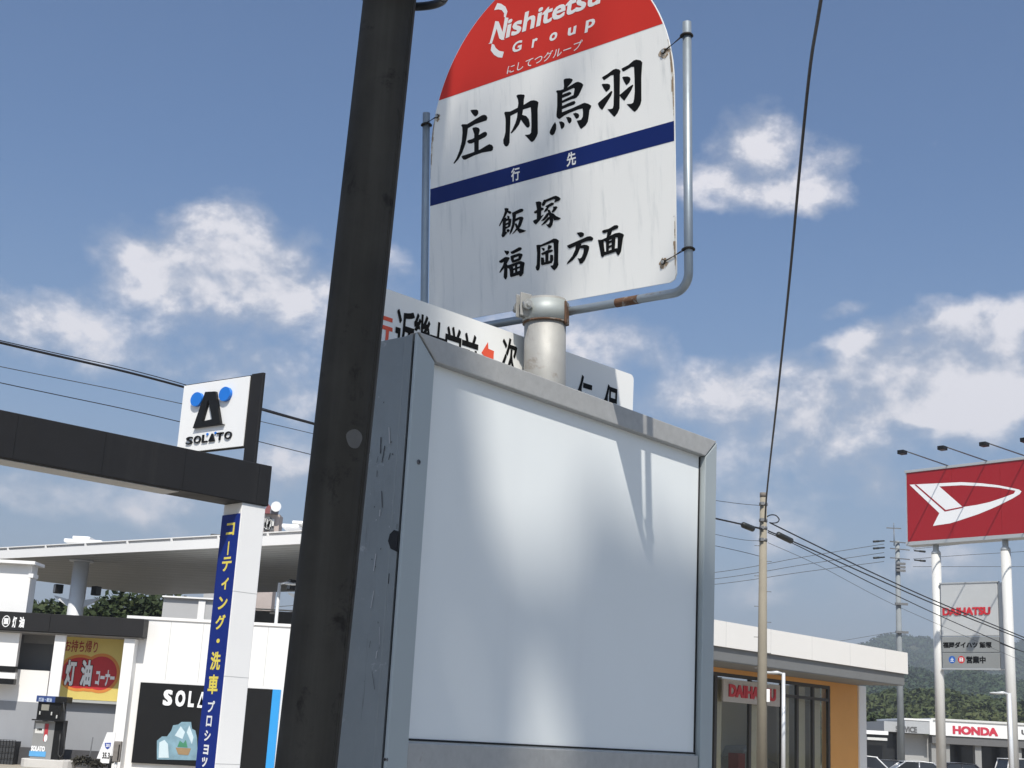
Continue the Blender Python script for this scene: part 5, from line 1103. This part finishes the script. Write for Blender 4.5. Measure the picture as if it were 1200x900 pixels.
# ================================================================== hills, woods, trees
def leafmat(name, c1, c2, c3, sc):
    mt = bpy.data.materials.new(name); mt.use_nodes = True; k = NT(mt.node_tree); p = k.n['Principled BSDF']
    co = k.new('ShaderNodeTexCoord').outputs['Object']; gi = k.new('ShaderNodeNewGeometry')
    nz = k.noise(co, sc, 4, .6); a = k.mix(k.mr(nz.outputs[0], .3, .7), (*c1, 1), (*c2, 1))
    a = k.mix(k.mr(gi.outputs['Random Per Island'], .55, 1.0), a, (*c3, 1))
    k.put(p.inputs['Base Color'], a); p.inputs['Roughness'].default_value = .7; p.inputs['Specular IOR Level'].default_value = .25
    return mt
M_leaf = leafmat('tree_leaves', (.018, .030, .010), (.034, .050, .016), (.055, .072, .025), .5)
M_leaf_y = leafmat('near_wood_leaves', (.034, .052, .016), (.080, .090, .028), (.060, .078, .024), .03)
M_leaf_h = leafmat('hill_leaves', (.018, .038, .016), (.036, .060, .022), (.046, .070, .026), .008)
M_bark = mat('bark', (.11, .085, .06), .9, 0, .2, 6, bump=.01, bscale=20)
import itertools
ICO_V, ICO_F = None, None
def ico(sub=2):
    global ICO_V, ICO_F
    if sub != getattr(ico, 'sub', None):
        ico.sub = sub
        bm = bmesh.new(); bmesh.ops.create_icosphere(bm, subdivisions=sub, radius=1); bm.verts.index_update()
        ICO_V = [v.co.copy() for v in bm.verts]; ICO_F = [tuple(v.index for v in f.verts) for f in bm.faces]; bm.free()
    return ICO_V, ICO_F
def ridge(name, wname, D, pts, depth, size, mt, a0, a1, seed, hbase, nq=24):
    rr = random.Random(seed)
    def ry(x):
        if x <= pts[0][0]: return pts[0][1]
        for (xa, ya), (xb, yb_) in zip(pts[:-1], pts[1:]):
            if x <= xb: t = (x-xa)/(xb-xa); t = t*t*(3-2*t); return ya+(yb_-ya)*t
        return pts[-1][1]
    nx, ny = 60, 10; V = []; F = []
    def pos(s, t):
        x = a0+(a1-a0)*s; P = atY(x, ry(x), D); zr = P.z
        base = P.copy(); Y = D-depth*(1-t); f = Y/D
        return Vector((base.x*f, Y, max(-1, zr*(math.sin(t*math.pi/2)**.9)*(1+.10*noise.noise(Vector((s*7, t*4, seed)))*(t < .97))-hbase*(1-t))))
    for j in range(ny+4):
        for i in range(nx+1):
            if j <= ny: V.append(pos(i/nx, j/ny))
            else: p = pos(i/nx, 1); V.append(Vector((p.x, p.y+depth*.5*(j-ny), p.z*(1-.3*(j-ny)))))
    for j in range(ny+3):
        for i in range(nx): b = j*(nx+1)+i; F.append((b, b+1, b+nx+2, b+nx+1))
    m = MB(); m.add(V, F, 0, True); tag(m.build(name, mat('hill_ground', (.05, .06, .025), .9), fix=False), kind='structure')
    v_, f_ = ico(1); vs = []; fs = []; wid = abs(pos(1, 1).x-pos(0, 1).x); nb_ = int(wid*depth/(size*size)*1.1)
    for i in range(nb_):
        s, t = rr.random(), rr.random()**.8; p = pos(s, t); r = size*rr.uniform(.38, .8); b = len(vs)
        for q in v_: vs.append((p.x+q.x*r*.8, p.y+q.y*r*.8, p.z+q.z*r*.7+r*.2))
        fs += [tuple(b+w for w in f) for f in f_]
        for j in range(nq):
            d = Vector((rr.gauss(0, 1), rr.gauss(0, 1)-.5, abs(rr.gauss(0, 1))-.2)).normalized(); c = p+Vector((d.x*r, d.y*r, d.z*r*.95+r*.2)); u = Vector((rr.gauss(0, 1), rr.gauss(0, 1), rr.gauss(0, .5))).normalized(); w = Matrix.Rotation(rr.uniform(0, 6.28), 3, u) @ u.orthogonal().normalized()
            q = r*rr.uniform(.14, .30); b = len(vs); vs += [c-u*q, c+w*q*.7, c+u*q, c-w*q*.7]; fs.append((b, b+1, b+2, b+3))
    me = bpy.data.meshes.new(wname); me.from_pydata(vs, [], fs); me.materials.append(mt); 
    o = bpy.data.objects.new(wname, me); C.objects.link(o); tag(o, kind='stuff'); return o
tag(ridge('hill', 'hill_forest', 1700, [(900, 800), (1000, 766), (1040, 758.5), (1060, 757.5), (1085, 761), (1120, 768), (1150, 768), (1185, 765), (1230, 772), (1400, 790)], 600, 8, M_leaf_h, 960, 1300, 1, 0, 16), 'wooded hill ridge fading into haze behind the red sign', 'forest')
tag(ridge('hill', 'hill_forest', 800, [(900, 830), (1000, 800), (1040, 792), (1080, 800), (1110, 806), (1135, 798), (1165, 803), (1200, 812), (1300, 815)], 330, 5, M_leaf_h, 960, 1300, 2, 0, 26), 'nearer wooded slope below the hazy ridge', 'forest')
tag(ridge('hill', 'near_wood', 330, [(900, 850), (1000, 838), (1050, 828), (1075, 824), (1110, 824), (1140, 832), (1170, 838), (1220, 838), (1300, 830)], 110, 3.6, M_leaf_y, 960, 1300, 3, 0, 60), 'yellow green wood just above the distant dealership roof', 'forest')

def leaves(m_v, m_f, c, n_, rx, ry_, rz, ls, rr, shell=.55):
    for i in range(n_):
        d = Vector((rr.gauss(0, 1), rr.gauss(0, 1), rr.gauss(0, 1))).normalized(); q = shell+(1-shell)*rr.random()
        p = Vector((c.x+d.x*rx*q, c.y+d.y*ry_*q, c.z+d.z*rz*q)); u = Vector((rr.gauss(0, 1), rr.gauss(0, 1), rr.gauss(0, .6))).normalized(); w = u.orthogonal().normalized()
        w = (Matrix.Rotation(rr.uniform(0, 6.28), 3, u) @ w); s = ls*rr.uniform(.6, 1.3); b = len(m_v)
        m_v += [p-u*s, p+w*s*.55, p+u*s, p-w*s*.55]; m_f.append((b, b+1, b+2, b+3))
def tree(name, label, x, y, h, cr, seed, group, nclump=26, nleaf=170, ls=.22, lm=None, low=.35):
    rr = random.Random(seed); e = empty(name, (x, y, 0), label, 'tree', group)
    m = MB(); m.tube([(x, y, 0), (x+.1, y, h*.3), (x-.05, y+.1, h*.62), (x, y, h*.8)], [h*.028, h*.022, h*.014, h*.006], 10)
    tips = []; vs = []; fs = []
    for i in range(nclump):
        t = low+(1-low)*((i+.5)/nclump); ang = i*2.4+rr.uniform(-.4, .4); prof = math.sin(min(1, max(.05, (1-t)/(1-low)))**.62*math.pi*.62+.28)
        rad_ = cr*prof*rr.uniform(.35, .85); c = Vector((x+math.cos(ang)*rad_, y+math.sin(ang)*rad_, h*t*.93)); tips.append(c)
        m.tube([(x, y, h*max(.2, t*.68)), Vector((x, y, h*t*.8))*.5+c*.5, c], [h*.009, h*.006, h*.002], 6)
        s = cr*rr.uniform(.28, .42); leaves(vs, fs, c, nleaf, s, s, s*.72, ls, rr)
    m.build('trunk', M_bark, e)
    me = bpy.data.meshes.new('crown'); me.from_pydata([tuple(v) for v in vs], [], fs); me.materials.append(lm or M_leaf); mesh_obj('crown', me, None, e); return e
for i, (px, py, D, cr, lab) in enumerate(((14, 702, 78, 3.2, 'dark green tree behind the left white wall top'), (40, 699, 79, 3.0, 'dark green tree left of the canopy column'), (66, 704, 78, 2.6, 'lower dark tree just left of the canopy column'), (88, 709, 80, 2.2, 'small dark tree right behind the canopy column'),
        (128, 707, 76, 2.0, 'small dark tree at the left end of the clump under the canopy'), (150, 697, 77, 3.2, 'bushy dark tree in the middle of the clump under the canopy'), (176, 691, 78, 3.8, 'tallest dark tree beside the pale grey building under the canopy'))):
    p = atY(px, py, D); tree('broadleaf_tree', lab, p.x, D, p.z, cr, 20+i, 'trees behind the fuel station', 30, 190, .20)
for i, (px, py, D, cr) in enumerate(((1012, 838, 122, 3.5), (1030, 842, 124, 3.0))):
    p = atY(px, py, D); tree('broadleaf_tree', ('green tree just right of the showroom pillar', 'smaller green tree left of the far grey pole')[i], p.x, D, p.z, cr, 40+i, 'trees by the dealership', 22, 120, .3)

# ================================================================== unseen tree, added: leaves set along sun rays to shade box, sign, pole
su = Vector((0, 0, 1)).cross(SUN).normalized(); sv_ = SUN.cross(su).normalized()
def ab(P): return P.dot(su), P.dot(sv_)
rr = random.Random(99)
shade_pts, lit_pts = [], []
def inside(poly, x, y):
    c = False
    for (x1, y1), (x2, y2) in zip(poly, poly[1:]+poly[:1]):
        if (y1 > y) != (y2 > y) and x < (x2-x1)*(y-y1)/(y2-y1)+x1: c = not c
    return c
LITP = [(536, 400), (900, 400), (900, 640), (745, 648), (700, 640), (694, 655), (660, 690), (610, 680), (588, 720), (562, 700), (560, 600), (548, 520)]
def panel_lit(x, y):
    if inside(LITP, x, y) and ((x-716)/24)**2+((y-628)/30)**2 > 1: return True
    if ((x-553-(y-780)*-.12)/33)**2+((y-785)/88)**2 < 1: return True
    return ((x-640-(y-850)*-.10)/50)**2+((y-860)/115)**2 < 1
PFr, PP_ = PF, Plane(bp(0, 0, .0155), bd, Z3)
for x in range(440, 850, 9):
    for y in range(380, 960, 9):
        u, v = PF.uv(x, y); P = PF.P(u, v)
        if not (-.01 < u < BW+.01 and v < P0.z+.01): continue
        lit = panel_lit(x, y)
        (lit_pts if lit else shade_pts).append(P)
for i in range(12):
    for j in range(50):
        P = PS.P(.17*(i+.5)/12, P0.z-.02-.85*(j+.5)/50); shade_pts.append(P)
for x in range(500, 800, 9):
    for y in range(0, 385, 9):
        u, v = SP.uv(x, y)
        if not (0 < u < BWs and -.01 < v < .59*SC): continue
        lit = not ((x < 606+(y-230)*.34 and y > 232+(x-505)*.03) or ((x-640)/22)**2+((y-155)/14)**2 < 1 or (x < 560 and 195 < y < 232))
        (lit_pts if lit else shade_pts).append(SP.P(u, v))
for i in range(120):
    t = .3+3.6*i/120; P = base + dr*t
    for q in (-.05, -.017, .017, .05): shade_pts.append(P+Vector((q, 0, 0)))
for x in range(452, 742, 10):
    u, v = RP.uv(x, 360+(x-452)*.34)
    lit_pts.append(RP.P(u, v))
lit_grid = {}
for P in lit_pts:
    a, b = ab(P); lit_grid.setdefault((int(a//.1), int(b//.1)), []).append((a, b))
def near_lit(a, b, r):
    ka, kb = int(a//.1), int(b//.1)
    R_ = range(-int(r//.1)-1, int(r//.1)+2)
    for i in R_:
        for j in R_:
            for (x, y) in lit_grid.get((ka+i, kb+j), ()):
                if (x-a)**2+(y-b)**2 < r*r: return True
    return False
vs, fs = [], []
def leaf(P, s):
    d = (SUN+Vector((rr.gauss(0, .45), rr.gauss(0, .45), rr.gauss(0, .45)))).normalized(); u = d.orthogonal().normalized(); u = Matrix.Rotation(rr.uniform(0, 6.28), 3, d) @ u; w = d.cross(u); b = len(vs)
    vs.extend([P-u*s, P-u*s*.3+w*s*.5, P+u*s*.4+w*s*.42, P+u*s, P+u*s*.4-w*s*.42, P-u*s*.3-w*s*.5]); fs.append((b, b+1, b+2, b+3, b+4, b+5))
for P in shade_pts:
    a, b = ab(P)
    if near_lit(a, b, .012): continue
    for k_ in range(2): leaf(P+SUN*rr.uniform(11.2, 14.2)+su*rr.gauss(0, .012)+sv_*rr.gauss(0, .012), rr.uniform(.040, .062))
ca, cb = ab(bp(.3, 2.2, 0)); cen = bp(.3, 2.2, 0)+SUN*12.7; nclu = 0
clumps = []
while nclu < 420:
    ra_ = 3.0*math.sqrt(rr.random()); th = rr.uniform(0, 6.283); a_, b_ = ca-.4+ra_*math.cos(th)*1.05, cb+ra_*math.sin(th)*.85
    if near_lit(a_, b_, .25): continue
    nclu += 1; c = cen+su*(a_-ca)+sv_*(b_-cb)+SUN*rr.uniform(-1.7, 1.9)*(1-.25*ra_/3)
    clumps.append(c)
    for i in range(26):
        p = c+Vector((rr.gauss(0, .17), rr.gauss(0, .17), rr.gauss(0, .13))); aa, bb = ab(p)
        if near_lit(aa, bb, .13): continue
        leaf(p, rr.uniform(.05, .085))
tb = Vector((cen.x-1.6, cen.y-1.2, .12))
rt_ = empty('added_shade_tree', tb, 'added leafy tree behind the viewer, shaped to cast the shade on the bus stop', 'tree')
m = MB(); top_ = Vector((cen.x-1.3, cen.y-.6, cen.z-.2)); m.tube([tb, tb*.6+top_*.4+Vector((.15, 0, 0)), tb*.3+top_*.7, top_], [.22, .17, .11, .04], 16)
lines = 0
for c in clumps[::9]:
    s0 = tb+(top_-tb)*rr.uniform(.62, .95); mid = s0*.5+c*.5+Vector((0, 0, -.15)); bad = False
    for t in [i/12 for i in range(13)]:
        p = s0*(1-t)+c*t; 
        if near_lit(*ab(p), .09): bad = True
    if not bad: m.tube([s0, s0*.5+c*.5, c], [.035, .02, .008], 6)
m.build('trunk', M_bark, rt_)
me = bpy.data.meshes.new('crown'); me.from_pydata([tuple(v) for v in vs], [], fs); me.materials.append(M_leaf); mesh_obj('crown', me, None, rt_)

# ================================================================== haze
hzb = MB(); hzb.box((-4000, -1400, -1), (8000, 0, 0), (0, 5600, 0), (0, 0, 215))
hv = bpy.data.materials.new('haze_air'); hv.use_nodes = True; k = NT(hv.node_tree); k.n.clear()
pv = k.new('ShaderNodeVolumePrincipled'); pv.inputs['Color'].default_value = (.86, .91, 1, 1); pv.inputs['Density'].default_value = 0.0004; pv.inputs['Anisotropy'].default_value = 0.2
oo = k.new('ShaderNodeOutputMaterial'); k.l.new(pv.outputs[0], oo.inputs['Volume'])
for o in C.objects:
    if o.name.split('.')[0] in ('joint', 'panel_joint', 'soffit_seam', 'cap_bracket', 'rust_stain', 'mesh_panel', 'figure_ornament'): o['kind'] = 'stuff'
tag(hzb.build('haze', hv), kind='stuff')

e = empty('low_shrub', (HEAP.x, HEAP.y, 0), 'low dark shrub with a thin stick against the grey kiosk wall', 'shrub')
vs, fs = [], []; rr = random.Random(5)
for i in range(9): leaves(vs, fs, Vector((HEAP.x-.48+.12*i, HEAP.y, .24+.05*math.sin(i))), 90, .2, .18, .16, .05, rr, .2)
me = bpy.data.meshes.new('foliage'); me.from_pydata([tuple(v) for v in vs], [], fs); me.materials.append(mat('dry_dark_leaf', (.035, .032, .022), .9, 0, .3, 6)); mesh_obj('foliage', me, None, e)
m = MB(); m.tube([(HEAP.x-.1, HEAP.y, .0), (HEAP.x-.06, HEAP.y, .95)], .018, 8); m.build('stick', M_dgrey, e)
